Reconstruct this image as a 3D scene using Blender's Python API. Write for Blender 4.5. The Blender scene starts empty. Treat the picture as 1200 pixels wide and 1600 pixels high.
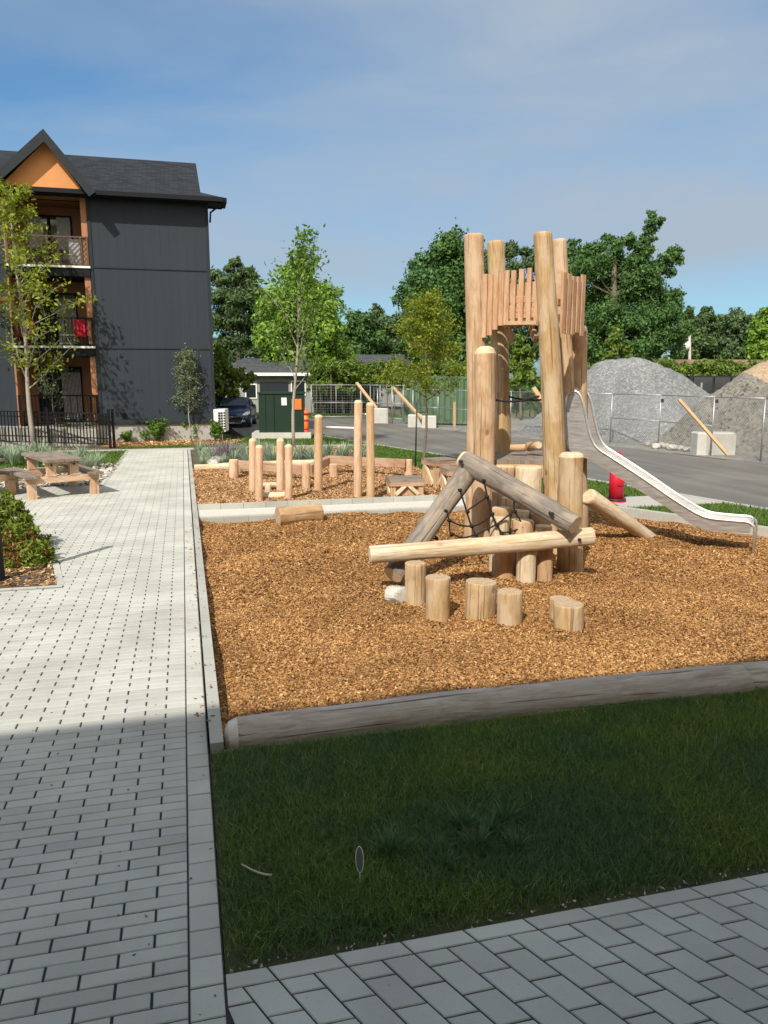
import bpy, math, random
import numpy as np
from mathutils import Vector
R = math.radians
S = bpy.context.scene
col = S.collection
random.seed(7); rng = np.random.default_rng(7)

# ------------------------------------------------------------ camera
CAMH = 2.4; HOR = 590.0; F = 1200.0; YAW = R(14.5)
PIT = math.atan((800-HOR)/F)
cam = bpy.data.objects.new('camera', bpy.data.cameras.new('camera'))
col.objects.link(cam); S.camera = cam
cam.location = (0, 0, CAMH)
cam.rotation_euler = (math.pi/2-PIT, 0, -YAW)
cam.data.sensor_fit = 'VERTICAL'; cam.data.sensor_height = 36; cam.data.lens = 36*F/1600
cam.data.clip_start = .05; cam.data.clip_end = 2000

# ------------------------------------------------------------ light
SHU, SHV = .577, .83                      # shadow of a metre-high post on the ground
w = bpy.data.worlds.new('World'); S.world = w; w.use_nodes = True
nt = w.node_tree; nt.nodes.clear()
def N(nt, t, **k):
    n = nt.nodes.new(t)
    for a, b in k.items():
        if a in n.inputs: n.inputs[a].default_value = b
        else: setattr(n, a, b)
    return n
sky = N(nt, 'ShaderNodeTexSky', sky_type='NISHITA', sun_disc=False, sun_elevation=R(44.7),
        sun_rotation=math.atan2(-SHU, -SHV), air_density=1.0, dust_density=1.2, ozone_density=1.6)
tc = N(nt, 'ShaderNodeTexCoord')
sep = N(nt, 'ShaderNodeSeparateXYZ'); nt.links.new(tc.outputs['Generated'], sep.inputs[0])
# thin high veil of cloud: a soft noise stretched along the horizon
mp = N(nt, 'ShaderNodeMapping'); mp.inputs['Scale'].default_value = (1.1, 1.1, 4.2); mp.inputs['Rotation'].default_value = (0, .18, .3)
nt.links.new(tc.outputs['Generated'], mp.inputs[0])
nz = N(nt, 'ShaderNodeTexNoise', Scale=1.6, Detail=7.0, Roughness=.52, Distortion=.3)
nt.links.new(mp.outputs[0], nz.inputs[0])
rp = N(nt, 'ShaderNodeMapRange'); rp.inputs[1].default_value = .38; rp.inputs[2].default_value = .66
nt.links.new(nz.outputs[0], rp.inputs[0])
# the veil thickens towards +x (the right of the place) and opens near the horizon
mx = N(nt, 'ShaderNodeMapRange', interpolation_type='SMOOTHSTEP'); mx.inputs[1].default_value = -.25; mx.inputs[2].default_value = .45
nt.links.new(sep.outputs[0], mx.inputs[0])
ad = N(nt, 'ShaderNodeMath', operation='MULTIPLY_ADD'); ad.inputs[1].default_value = .62
nt.links.new(rp.outputs[0], ad.inputs[0]); 
mx2 = N(nt, 'ShaderNodeMath', operation='MULTIPLY'); mx2.inputs[1].default_value = .50
nt.links.new(mx.outputs[0], mx2.inputs[0]); nt.links.new(mx2.outputs[0], ad.inputs[2])
hz = N(nt, 'ShaderNodeMapRange', interpolation_type='SMOOTHSTEP'); hz.inputs[1].default_value = .05; hz.inputs[2].default_value = .16; hz.inputs[3].default_value = .22
nt.links.new(sep.outputs[2], hz.inputs[0])
mm = N(nt, 'ShaderNodeMath', operation='MULTIPLY', use_clamp=True)
nt.links.new(ad.outputs[0], mm.inputs[0]); nt.links.new(hz.outputs[0], mm.inputs[1])
mix = N(nt, 'ShaderNodeMix', data_type='RGBA')
nt.links.new(mm.outputs[0], mix.inputs[0]); 
tint = N(nt, 'ShaderNodeMix', data_type='RGBA', blend_type='MULTIPLY'); tint.inputs[0].default_value = 1
tint.inputs[7].default_value = (.62, .95, 1.12, 1)
nt.links.new(sky.outputs[0], tint.inputs[6])
nt.links.new(tint.outputs[2], mix.inputs[6]); mix.inputs[7].default_value = (3.35, 4.05, 4.85, 1)
bg = N(nt, 'ShaderNodeBackground', Strength=.10)
# unseen bright cloud added over the sky half behind the viewer as fill light
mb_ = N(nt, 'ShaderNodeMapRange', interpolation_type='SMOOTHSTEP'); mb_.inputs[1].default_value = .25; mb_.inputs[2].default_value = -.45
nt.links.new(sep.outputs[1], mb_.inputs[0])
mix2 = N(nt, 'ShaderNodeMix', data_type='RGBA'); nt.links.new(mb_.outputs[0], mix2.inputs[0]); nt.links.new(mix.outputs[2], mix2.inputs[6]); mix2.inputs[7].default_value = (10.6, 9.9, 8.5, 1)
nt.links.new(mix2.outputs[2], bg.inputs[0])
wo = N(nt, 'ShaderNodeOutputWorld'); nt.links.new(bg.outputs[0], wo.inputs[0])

sun = bpy.data.objects.new('sun', bpy.data.lights.new('sun', 'SUN')); col.objects.link(sun)
sun.data.energy = 4.2; sun.data.angle = R(.6); sun.data.color = (1, .93, .82)
sun.rotation_euler = Vector((SHU, SHV, -1)).to_track_quat('-Z', 'Y').to_euler()
S.view_settings.view_transform = 'Standard'; S.view_settings.look = 'None'
S.view_settings.exposure = .32; S.view_settings.gamma = 1
S.render.engine = 'CYCLES'
S.cycles.max_bounces = 8; S.cycles.transparent_max_bounces = 12

# ------------------------------------------------------------ measuring helpers (real points in the place)
cs, sn, cp, sp = math.cos(YAW), math.sin(YAW), math.cos(PIT), math.sin(PIT)
def site(X, D): return X*cs+D*sn, -X*sn+D*cs            # right / ahead of the camera -> site axes
def ray(x, y):
    cx = (x-600)/F; cy = -(y-800)/F
    f = cp+cy*sp; z = -sp+cy*cp
    return cx, f, z
def at(x, y, D):
    cx, f, z = ray(x, y); t = D/f; u, v = site(cx*t, D); return Vector((u, v, CAMH+z*t))
def g(x, y, z=0):
    cx, f, zz = ray(x, y); t = (z-CAMH)/zz; u, v = site(cx*t, f*t); return Vector((u, v, z))
def pt(px, D, z):
    d = D*cp-(z-CAMH)*sp; u, v = site((px-600)/F*d, D); return Vector((u, v, z))
def fp(x, y, v):
    cx, f, z = ray(x, y); u, vv = site(cx, f); t = v/vv; return u*t, CAMH+z*t

# ------------------------------------------------------------ materials
M = {}
def newmat(name):
    m = bpy.data.materials.new(name); m.use_nodes = True; M[name] = m
    nt = m.node_tree; b = nt.nodes['Principled BSDF']
    return m, nt, b
def ramp(nt, stops):
    r = nt.nodes.new('ShaderNodeValToRGB'); e = r.color_ramp.elements
    while len(e) < len(stops): e.new(.5)
    for i, (p, c) in enumerate(stops):
        e[i].position = p; e[i].color = (*c, 1) if len(c) == 3 else c
    return r
def coord(nt, kind='Object', scale=(1, 1, 1), rnd=False):
    t = nt.nodes.new('ShaderNodeTexCoord'); m = nt.nodes.new('ShaderNodeMapping')
    m.inputs['Scale'].default_value = scale
    nt.links.new(t.outputs[kind], m.inputs[0])
    if rnd:
        oi = nt.nodes.new('ShaderNodeObjectInfo'); mu = nt.nodes.new('ShaderNodeMath'); mu.operation = 'MULTIPLY'; mu.inputs[1].default_value = 37
        nt.links.new(oi.outputs['Random'], mu.inputs[0]); nt.links.new(mu.outputs[0], m.inputs['Location'])
    return m.outputs[0]
def bump(nt, b, h, strength, dist=.01):
    bp = nt.nodes.new('ShaderNodeBump'); bp.inputs['Strength'].default_value = strength; bp.inputs['Distance'].default_value = dist
    nt.links.new(h, bp.inputs['Height']); nt.links.new(bp.outputs[0], b.inputs['Normal']); return bp
def mixc(nt, fac, a, b, mode='MIX'):
    m = nt.nodes.new('ShaderNodeMix'); m.data_type = 'RGBA'; m.blend_type = mode
    for v, i in ((fac, 0), (a, 6), (b, 7)):
        if isinstance(v, (int, float)): m.inputs[i].default_value = v
        elif isinstance(v, tuple): m.inputs[i].default_value = (*v, 1)
        else: nt.links.new(v, m.inputs[i])
    return m.outputs[2]
def plain(name, c, rough=.6, metal=0, var=.12, scale=6, bs=0, spec=.5, dist=.004):
    m, nt, b = newmat(name)
    n = N(nt, 'ShaderNodeTexNoise', Scale=scale, Detail=6.0, Roughness=.6); nt.links.new(coord(nt), n.inputs[0])
    r = ramp(nt, [(.3, tuple(x*(1-var) for x in c)), (.7, tuple(min(1, x*(1+var)) for x in c))])
    nt.links.new(n.outputs[0], r.inputs[0]); nt.links.new(r.outputs[0], b.inputs['Base Color'])
    b.inputs['Roughness'].default_value = rough; b.inputs['Metallic'].default_value = metal; b.inputs['Specular IOR Level'].default_value = spec
    if bs: bump(nt, b, n.outputs[0], bs, dist)
    return m
def wood(name, light, dark, crack=(.10, .05, .025), crack_amt=.5, rough=.75, grey=0, kind='UV', sc=(9, 1.0, 1), patch=(.8, .62, .4)):
    """streaks run along UV y (the axis of the log or board)"""
    m, nt, b = newmat(name)
    c1 = coord(nt, kind, sc, True)
    n = N(nt, 'ShaderNodeTexNoise', Scale=3.0, Detail=8.0, Roughness=.65, Distortion=.4); nt.links.new(c1, n.inputs[0])
    r = ramp(nt, [(.34, dark), (.48, tuple((a*.6+b_*.4) for a, b_ in zip(light, dark))), (.60, light)])
    nt.links.new(n.outputs[0], r.inputs[0])
    # large soft patches where the bark was peeled
    c2 = coord(nt, kind, (3, 1.2, 1), True)
    n2 = N(nt, 'ShaderNodeTexNoise', Scale=1.6, Detail=4.0); nt.links.new(c2, n2.inputs[0])
    r2 = ramp(nt, [(.46, (0, 0, 0)), (.58, (1, 1, 1))]); nt.links.new(n2.outputs[0], r2.inputs[0])
    mul = N(nt, 'ShaderNodeMath', operation='MULTIPLY'); mul.inputs[1].default_value = .75; nt.links.new(r2.outputs[0], mul.inputs[0])
    col1 = mixc(nt, mul.outputs[0], r.outputs[0], patch)
    c5 = coord(nt, kind, (2.2, .9, 1), True); mpv = c5.node; mpv.inputs['Rotation'].default_value = (0, 0, .4)
    n5 = N(nt, 'ShaderNodeTexNoise', Scale=3.2, Detail=6.0, Roughness=.62, Distortion=1.2); nt.links.new(c5, n5.inputs[0])
    r5 = ramp(nt, [(.50, (0, 0, 0)), (.64, (1, 1, 1))]); nt.links.new(n5.outputs[0], r5.inputs[0])
    m5 = N(nt, 'ShaderNodeMath', operation='MULTIPLY'); m5.inputs[1].default_value = .55; nt.links.new(r5.outputs[0], m5.inputs[0])
    col1 = mixc(nt, m5.outputs[0], col1, tuple(x*k for x, k in zip(dark, (1.15, 1.0, .85))))
    # drying cracks and knots
    c3 = coord(nt, kind, (34, .6, 1), True)
    n3 = N(nt, 'ShaderNodeTexNoise', Scale=1.5, Detail=3.0, Roughness=.4); nt.links.new(c3, n3.inputs[0])
    r3 = ramp(nt, [(.0, (1, 1, 1)), (.335, (1, 1, 1)), (.375, (0, 0, 0))]); nt.links.new(n3.outputs[0], r3.inputs[0])
    c4 = coord(nt, kind, (3.0, 2.2, 1), True)
    v4 = N(nt, 'ShaderNodeTexVoronoi', Scale=1.0); nt.links.new(c4, v4.inputs[0])
    r4 = ramp(nt, [(.0, (1, 1, 1)), (.06, (.9, .9, .9)), (.13, (0, 0, 0))]); nt.links.new(v4.outputs[0], r4.inputs[0])
    mxx = N(nt, 'ShaderNodeMath', operation='MAXIMUM'); nt.links.new(r3.outputs[0], mxx.inputs[0]); nt.links.new(r4.outputs[0], mxx.inputs[1])
    ml = N(nt, 'ShaderNodeMath', operation='MULTIPLY'); ml.inputs[1].default_value = crack_amt; nt.links.new(mxx.outputs[0], ml.inputs[0])
    col2 = mixc(nt, ml.outputs[0], col1, crack)
    nt.links.new(col2, b.inputs['Base Color']); b.inputs['Roughness'].default_value = rough; b.inputs['Specular IOR Level'].default_value = .25
    sb = N(nt, 'ShaderNodeMath', operation='SUBTRACT'); nt.links.new(n.outputs[0], sb.inputs[0]); nt.links.new(ml.outputs[0], sb.inputs[1])
    bump(nt, b, sb.outputs[0], .7, .016)
    return m
def endgrain(name, a, c):
    m, nt, b = newmat(name)
    co = coord(nt, 'UV', (1, 1, 1))
    wv = N(nt, 'ShaderNodeTexWave', Scale=18.0, Distortion=2.2, Detail=2.0); wv.wave_type = 'RINGS'; wv.rings_direction = 'Z'
    wv.inputs['Detail Scale'].default_value = 2.0
    nt.links.new(co, wv.inputs[0])
    n = N(nt, 'ShaderNodeTexNoise', Scale=16.0, Detail=5.0); nt.links.new(co, n.inputs[0])
    r = ramp(nt, [(.1, c), (.8, a)]); nt.links.new(wv.outputs[1], r.inputs[0])
    r2 = ramp(nt, [(.3, (.62, .6, .58)), (.6, (1, 1, 1))]); nt.links.new(n.outputs[0], r2.inputs[0])
    nt.links.new(mixc(nt, .8, r.outputs[0], r2.outputs[0], 'MULTIPLY'), b.inputs['Base Color']); b.inputs['Roughness'].default_value = .8
    return m
wood('tan_log', (0.5278, 0.3572, 0.2165), (0.3679, 0.2273, 0.1212), patch=(0.5757, 0.4302, 0.2944), crack_amt=.6)
wood('golden_log', (0.4958, 0.349, 0.1906), (0.3518, 0.2273, 0.1039), patch=(0.5438, 0.4221, 0.2944), crack_amt=.55)
wood('pale_log', (0.64, 0.533, 0.3784), (0.48, 0.3526, 0.215), patch=(0.672, 0.5904, 0.4644), crack_amt=.4)
wood('grey_log', (0.2508, 0.217, 0.185), (0.132, 0.112, 0.0962), patch=(0.3564, 0.294, 0.2294), crack_amt=.7, crack=(0.033, 0.0245, 0.0185))
wood('edge_log', (0.5376, 0.49, 0.4452), (0.288, 0.25, 0.2226), patch=(0.4224, 0.38, 0.3392), crack_amt=.7, crack=(0.0384, 0.03, 0.0318))
wood('brown_log', (0.442, 0.289, 0.153), (0.306, 0.187, 0.0935), patch=(0.493, 0.3485, 0.2125))
wood('pink_log', (.62, .43, .285), (.47, .30, .19), patch=(.68, .50, .35), crack_amt=.3)
wood('cedar_board', (.55, .335, .20), (.38, .215, .12), patch=(.57, .38, .245), kind='UV', sc=(11.2, 0.82, 0.86), crack_amt=.25)
wood('beam_board', (0.4464, 0.2733, 0.18), (0.2976, 0.1779, 0.12), patch=(0.4712, 0.3305, 0.2399), crack_amt=.3)
wood('weathered_board', (0.255, 0.2082, 0.17), (0.1615, 0.1275, 0.102), patch=(0.2805, 0.2465, 0.2125), crack_amt=.5)
wood('fresh_board', (0.5438, 0.3653, 0.2079), (0.4158, 0.2678, 0.1386), patch=(0.5598, 0.3896, 0.2424), crack_amt=.25)
endgrain('cut_end', (0.561, 0.425, 0.289), (0.391, 0.2635, 0.1615))
endgrain('cut_end_pale', (0.7396, 0.6192, 0.4472), (0.6192, 0.4644, 0.2924))
plain('black_metal', (.005, .005, .006), .6, spec=.2)
plain('black_rope', (.012, .011, .011), .9, bs=.4, scale=90)
plain('dark_iron', (.03, .03, .03), .5)
plain('grey_trim', (.026, .031, .038), .65, spec=.12)
plain('dark_fascia', (.009, .011, .014), .6, spec=.15)
plain('white_paint', (.75, .75, .73), .5, var=.04)
plain('white_plastic', (.78, .78, .76), .4, var=.03)
plain('concrete', (0.4, 0.392, 0.36), .85, var=.10, scale=14, bs=.15)
plain('pale_concrete', (0.5456, 0.528, 0.4752), .85, var=.07, scale=11, bs=.12)
plain('foundation', (0.357, 0.3485, 0.3272), .85, var=.08, scale=5, bs=.1)
plain('block_concrete', (0.4871, 0.4797, 0.4428), .85, var=.12, scale=3, bs=.2)
plain('galvanised', (.38, .40, .42), .45, .7, scale=30)
plain('galvanised_light', (0.338, 0.351, 0.364), .5, .5, scale=30)
plain('transformer_green', (0.0062, 0.0248, 0.01364), .45, var=.12, scale=3)
plain('orange_plastic', (.85, .17, .03), .5, var=.08)
plain('hydrant_red', (.56, .008, .03), .5, var=.1, scale=20)
plain('yellow_paint', (.70, .42, .02), .5)
plain('rubber', (.015, .015, .015), .8)
plain('car_blue', (.022, .042, .095), .22, .45, var=.05, spec=.6)
plain('car_black', (.012, .013, .016), .25, .2, var=.05)
plain('chrome', (.6, .6, .62), .18, .9, var=.05)
plain('headlight', (.55, .57, .60), .12, .2, var=.3, scale=12)
plain('red_fabric', (.62, .02, .05), .8)
plain('window_dark', (.02, .024, .028), .08, 0, var=.3, spec=.9)
plain('curtain', (.42, .42, .43), .7, var=.2, scale=9)
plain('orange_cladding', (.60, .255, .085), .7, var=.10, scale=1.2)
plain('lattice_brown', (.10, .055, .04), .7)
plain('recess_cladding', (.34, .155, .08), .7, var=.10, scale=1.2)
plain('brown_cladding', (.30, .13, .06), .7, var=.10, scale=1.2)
plain('bare_wood', (.62, .56, .49), .85, var=.15, scale=20, bs=.2)
plain('marker_disc', (.13, .17, .13), .4)
plain('rock', (.48, .46, .42), .9, var=.3, scale=9, bs=.8, dist=.03)
plain('house_wall', (.27, .28, .27), .8, var=.08, scale=2)
plain('house_white', (.78, .78, .75), .6, var=.03)
plain('brick', (.25, .14, .10), .9, var=.2, scale=7)
plain('soil', (.085, .062, .042), .95, var=.4, scale=18, bs=.6, dist=.02)
plain('bark', (.16, .125, .095), .9, var=.35, scale=22, bs=.6, dist=.02)
plain('grey_bark', (.30, .275, .235), .9, var=.25, scale=26, bs=.4, dist=.01)
plain('seed', (.45, .40, .28), .9)
plain('joint_sand', (.032, .034, .034), .95, var=.2, scale=40)
plain('drain_dark', (.02, .02, .02), .8)

def steel():
    m, nt, b = newmat('steel')
    n = N(nt, 'ShaderNodeTexNoise', Scale=4.0, Detail=5.0); nt.links.new(coord(nt, 'Object', (1.5, 1.5, 14)), n.inputs[0])
    r = ramp(nt, [(.3, (.55, .54, .53)), (.7, (.68, .67, .66))]); nt.links.new(n.outputs[0], r.inputs[0]); nt.links.new(r.outputs[0], b.inputs['Base Color'])
    r2 = ramp(nt, [(.3, (.34,)*3), (.7, (.48,)*3)]); nt.links.new(n.outputs[0], r2.inputs[0]); nt.links.new(r2.outputs[0], b.inputs['Roughness'])
    b.inputs['Metallic'].default_value = .82
steel()
def siding():
    m, nt, b = newmat('grey_siding')
    t = N(nt, 'ShaderNodeTexCoord'); s = N(nt, 'ShaderNodeSeparateXYZ'); nt.links.new(t.outputs['Object'], s.inputs[0])
    md = N(nt, 'ShaderNodeMath', operation='PINGPONG'); md.inputs[1].default_value = .152; nt.links.new(s.outputs[0], md.inputs[0])
    gt = N(nt, 'ShaderNodeMapRange'); gt.inputs[1].default_value = 0; gt.inputs[2].default_value = .008; nt.links.new(md.outputs[0], gt.inputs[0])
    n = N(nt, 'ShaderNodeTexNoise', Scale=1.3, Detail=4.0); nt.links.new(t.outputs['Object'], n.inputs[0])
    fl = N(nt, 'ShaderNodeMath', operation='SNAP'); fl.inputs[1].default_value = .304; nt.links.new(s.outputs[0], fl.inputs[0])
    wn = N(nt, 'ShaderNodeTexWhiteNoise', noise_dimensions='1D'); nt.links.new(fl.outputs[0], wn.inputs['W'])
    r = ramp(nt, [(0, (.031, .039, .050)), (1, (.037, .046, .058))])
    av = N(nt, 'ShaderNodeMath', operation='MULTIPLY_ADD'); av.inputs[1].default_value = .35; nt.links.new(wn.outputs[0], av.inputs[0]); 
    nm = N(nt, 'ShaderNodeMath', operation='MULTIPLY'); nm.inputs[1].default_value = .7; nt.links.new(n.outputs[0], nm.inputs[0]); nt.links.new(nm.outputs[0], av.inputs[2])
    nt.links.new(av.outputs[0], r.inputs[0])
    dk = mixc(nt, gt.outputs[0], (.025, .032, .041), r.outputs[0])
    nt.links.new(dk, b.inputs['Base Color']); b.inputs['Roughness'].default_value = .7; b.inputs['Specular IOR Level'].default_value = .12
    bump(nt, b, gt.outputs[0], .5, .006)
siding()
def shingle(name, base, s=.145):
    m, nt, b = newmat(name)
    co = coord(nt, 'UV')
    br = N(nt, 'ShaderNodeTexBrick', Scale=1.0, Bias=-.1); br.offset = .5
    br.inputs['Brick Width'].default_value = .33; br.inputs['Row Height'].default_value = s; br.inputs['Mortar Size'].default_value = .006
    br.inputs['Color1'].default_value = (*[x*.75 for x in base], 1); br.inputs['Color2'].default_value = (*[x*1.3 for x in base], 1); br.inputs['Mortar'].default_value = (*[x*.4 for x in base], 1)
    nt.links.new(co, br.inputs[0])
    n = N(nt, 'ShaderNodeTexNoise', Scale=60.0, Detail=3.0); nt.links.new(co, n.inputs[0])
    r = ramp(nt, [(.3, (.7, .7, .7)), (.7, (1.2, 1.2, 1.2))]); nt.links.new(n.outputs[0], r.inputs[0])
    nt.links.new(mixc(nt, 1., br.outputs[0], r.outputs[0], 'MULTIPLY'), b.inputs['Base Color']); b.inputs['Roughness'].default_value = .9; b.inputs['Specular IOR Level'].default_value = .15
    bump(nt, b, br.outputs[1], -.6, .010)
shingle('roof_shingle', (.026, .031, .038)); shingle('house_roof', (.075, .08, .09)); shingle('brown_roof', (.22, .16, .11))
def paver(name, c):
    m, nt, b = newmat(name)
    ge = nt.nodes.new('ShaderNodeNewGeometry')
    r = ramp(nt, [(0, tuple(x*.90 for x in c)), (.5, c), (1, tuple(x*1.06 for x in c))]); nt.links.new(ge.outputs['Random Per Island'], r.inputs[0])
    n = N(nt, 'ShaderNodeTexNoise', Scale=160.0, Detail=4.0, Roughness=.7); nt.links.new(coord(nt), n.inputs[0])
    r2 = ramp(nt, [(.25, (.86, .86, .86)), (.75, (1.1, 1.1, 1.1))]); nt.links.new(n.outputs[0], r2.inputs[0])
    n2 = N(nt, 'ShaderNodeTexNoise', Scale=1.1, Detail=6.0, Roughness=.6); nt.links.new(coord(nt), n2.inputs[0])
    r3 = ramp(nt, [(.35, (.85, .84, .83)), (.62, (1.05, 1.05, 1.03))]); nt.links.new(n2.outputs[0], r3.inputs[0])
    a = mixc(nt, 1., r.outputs[0], r2.outputs[0], 'MULTIPLY'); a = mixc(nt, 1., a, r3.outputs[0], 'MULTIPLY')
    v = N(nt, 'ShaderNodeTexVoronoi', Scale=9.0); nt.links.new(coord(nt), v.inputs[0])
    r4 = ramp(nt, [(0, (1, 1, 1)), (.02, (1, 1, 1)), (.028, (0, 0, 0))]); nt.links.new(v.outputs[0], r4.inputs[0])
    a = mixc(nt, r4.outputs[0], a, (.06, .05, .04))
    nt.links.new(a, b.inputs['Base Color']); b.inputs['Roughness'].default_value = .85; b.inputs['Specular IOR Level'].default_value = .3
    bump(nt, b, n.outputs[0], .25, .002)
paver('paver_grey', (.47, .475, .445)); paver('paver_border', (.49, .495, .46)); paver('kerb_block', (.40, .405, .375))
def asphalt():
    m, nt, b = newmat('asphalt')
    n = N(nt, 'ShaderNodeTexNoise', Scale=55.0, Detail=5.0, Roughness=.7); nt.links.new(coord(nt), n.inputs[0])
    r = ramp(nt, [(.3, (.115, .114, .109)), (.7, (.165, .161, .150))]); nt.links.new(n.outputs[0], r.inputs[0])
    n2 = N(nt, 'ShaderNodeTexNoise', Scale=.35, Detail=6.0, Roughness=.6, Distortion=.6); nt.links.new(coord(nt), n2.inputs[0])
    r2 = ramp(nt, [(.35, (.80, .80, .80)), (.6, (1.12, 1.09, 1.04))]); nt.links.new(n2.outputs[0], r2.inputs[0])
    mp3 = coord(nt, 'Object', (1, 1, 1)); mp3.node.inputs['Rotation'].default_value = (0, 0, R(-14)); mp3.node.inputs['Scale'].default_value = (1.4, .06, 1)
    n3 = N(nt, 'ShaderNodeTexNoise', Scale=1.6, Detail=4.0, Roughness=.55); nt.links.new(mp3, n3.inputs[0])
    r3 = ramp(nt, [(.38, (.84, .84, .85)), (.52, (1, 1, 1)), (.66, (1.16, 1.13, 1.07))]); nt.links.new(n3.outputs[0], r3.inputs[0])
    a_ = mixc(nt, 1., r.outputs[0], r2.outputs[0], 'MULTIPLY')
    nt.links.new(mixc(nt, 1., a_, r3.outputs[0], 'MULTIPLY'), b.inputs['Base Color']); b.inputs['Roughness'].default_value = .85
    bump(nt, b, n.outputs[0], .3, .004)
asphalt()
def gravel(name, a, c, scale=14, stones=(.5, .5, .5), sfac=.0):
    m, nt, b = newmat(name)
    co = coord(nt)
    v = N(nt, 'ShaderNodeTexVoronoi', Scale=float(scale)); nt.links.new(co, v.inputs[0])
    sx = N(nt, 'ShaderNodeSeparateColor'); nt.links.new(v.outputs['Color'], sx.inputs[0])
    r = ramp(nt, [(.0, a), (.8, c), (.97, stones)]); nt.links.new(sx.outputs[0], r.inputs[0])
    n2 = N(nt, 'ShaderNodeTexNoise', Scale=.6, Detail=5.0); nt.links.new(co, n2.inputs[0])
    r2 = ramp(nt, [(.35, (.82, .82, .82)), (.65, (1.1, 1.1, 1.1))]); nt.links.new(n2.outputs[0], r2.inputs[0])
    nt.links.new(mixc(nt, 1., r.outputs[0], r2.outputs[0], 'MULTIPLY'), b.inputs['Base Color']); b.inputs['Roughness'].default_value = .9
    bump(nt, b, v.outputs[0], -.8, .04)
gravel('grey_gravel', (0.124, 0.1333, 0.1426), (0.2108, 0.2201, 0.2263), 16, (0.2852, 0.2914, 0.2914))
gravel('mixed_gravel', (0.1254, 0.1188, 0.1023), (0.2244, 0.2145, 0.1881), 12, (0.066, 0.0594, 0.0528))
gravel('sandy_gravel', (0.294, 0.21, 0.133), (0.385, 0.287, 0.189), 14, (0.21, 0.154, 0.105))
gravel('lot_gravel', (0.15, 0.1462, 0.135), (0.2325, 0.225, 0.2063), 16, (0.315, 0.3075, 0.285))
def mulchbase():
    m, nt, b = newmat('mulch_base')
    co = coord(nt, 'Object', (1, 1, 1))
    v = N(nt, 'ShaderNodeTexVoronoi', Scale=42.0); nt.links.new(co, v.inputs[0])
    sx = N(nt, 'ShaderNodeSeparateColor'); nt.links.new(v.outputs['Color'], sx.inputs[0])
    r = ramp(nt, [(0, (.10, .045, .016)), (.45, (.25, .12, .04)), (.85, (.42, .235, .09)), (1, (.60, .40, .19))]); nt.links.new(sx.outputs[0], r.inputs[0])
    nt.links.new(r.outputs[0], b.inputs['Base Color']); b.inputs['Roughness'].default_value = .9
    bump(nt, b, v.outputs[0], -.8, .02)
mulchbase()
def island(name, stops, rough=.8, transl=0, spec=.3, alpha=None, big=None):
    m, nt, b = newmat(name)
    ge = nt.nodes.new('ShaderNodeNewGeometry')
    r = ramp(nt, stops); nt.links.new(ge.outputs['Random Per Island'], r.inputs[0])
    c = r.outputs[0]
    if big:
        n2 = N(nt, 'ShaderNodeTexNoise', Scale=big[0], Detail=3.0); nt.links.new(coord(nt), n2.inputs[0])
        r3 = ramp(nt, [(.38, big[1]), (.62, big[2])]); nt.links.new(n2.outputs[0], r3.inputs[0])
        c = mixc(nt, 1., c, r3.outputs[0], 'MULTIPLY')
    nt.links.new(c, b.inputs['Base Color']); b.inputs['Roughness'].default_value = rough; b.inputs['Specular IOR Level'].default_value = spec
    if transl:
        tr = nt.nodes.new('ShaderNodeBsdfTranslucent'); nt.links.new(c, tr.inputs[0])
        ms = nt.nodes.new('ShaderNodeMixShader'); ms.inputs[0].default_value = transl
        nt.links.new(b.outputs[0], ms.inputs[1]); nt.links.new(tr.outputs[0], ms.inputs[2])
        nt.links.new(ms.outputs[0], nt.nodes['Material Output'].inputs[0])
    return m
island('chip', [(0, (.18, .080, .028)), (.25, (.285, .140, .048)), (.6, (.405, .215, .078)), (.9, (.53, .315, .125)), (1, (.66, .46, .24))], big=(.8, (.80, .76, .72), (1.08, 1.07, 1.05)))
island('chip_rear', [(0, (.18, .085, .035)), (.3, (.32, .165, .07)), (.7, (.48, .28, .13)), (1, (.70, .50, .29))])
island('stone_chip', [(0, (.25, .22, .18)), (.5, (.42, .38, .32)), (1, (.62, .58, .50))])
G = lambda a, k=1: tuple(x*k for x in a)
def leafmat(name, c, t=.3, lo=.55, hi=1.5):
    island(name, [(0, G(c, lo)), (.5, c), (1, (c[0]*hi*1.1, c[1]*hi, c[2]*hi*.9))], .6, t, .35)
leafmat('leaf_pine', (0.08505, 0.1458, 0.05265)); leafmat('leaf_mid', (0.1814, 0.324, 0.04646)); leafmat('leaf_dark', (0.07182, 0.1607, 0.04158))
leafmat('leaf_far', (0.08937, 0.1544, 0.065)); leafmat('leaf_hedge', (0.1187, 0.1938, 0.0275)); leafmat('leaf_ash', (.12, .225, .025), .4)
leafmat('leaf_yellow', (.21, .27, .025), .45); leafmat('leaf_locust', (.25, .32, .03), .45); leafmat('leaf_gold', (.34, .20, .03), .4)
leafmat('leaf_sage', (.15, .20, .11), .3); leafmat('leaf_shrub', (.11, .22, .028), .35); leafmat('leaf_weigela', (0.1553, 0.2145, 0.0264), .35, .4, 1.7)
leafmat('leaf_red', (.23, .095, .035), .3); leafmat('leaf_blue', (.30, .40, .28), .25, .6, 1.25); leafmat('leaf_lavender', (.20, .12, .20), .2)
island('grass_shade', [(0, (0.068, 0.122, 0.027)), (.5, (0.126, 0.208, 0.044)), (.93, (0.22, 0.31, 0.085)), (1, (0.46, 0.44, 0.24))], .6, .3, .3, big=(1.3, (0.72, 0.86, 0.95), (1.15, 1.1, 0.8)))
island('grass_blue', [(0, (.048, .115, .035)), (1, (.12, .22, .085))], .55, .3, .4)
island('grass_lit', [(0, (.050, .105, .012)), (.6, (.085, .165, .018)), (1, (.14, .22, .035))], .6, .3, .3)
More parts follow.
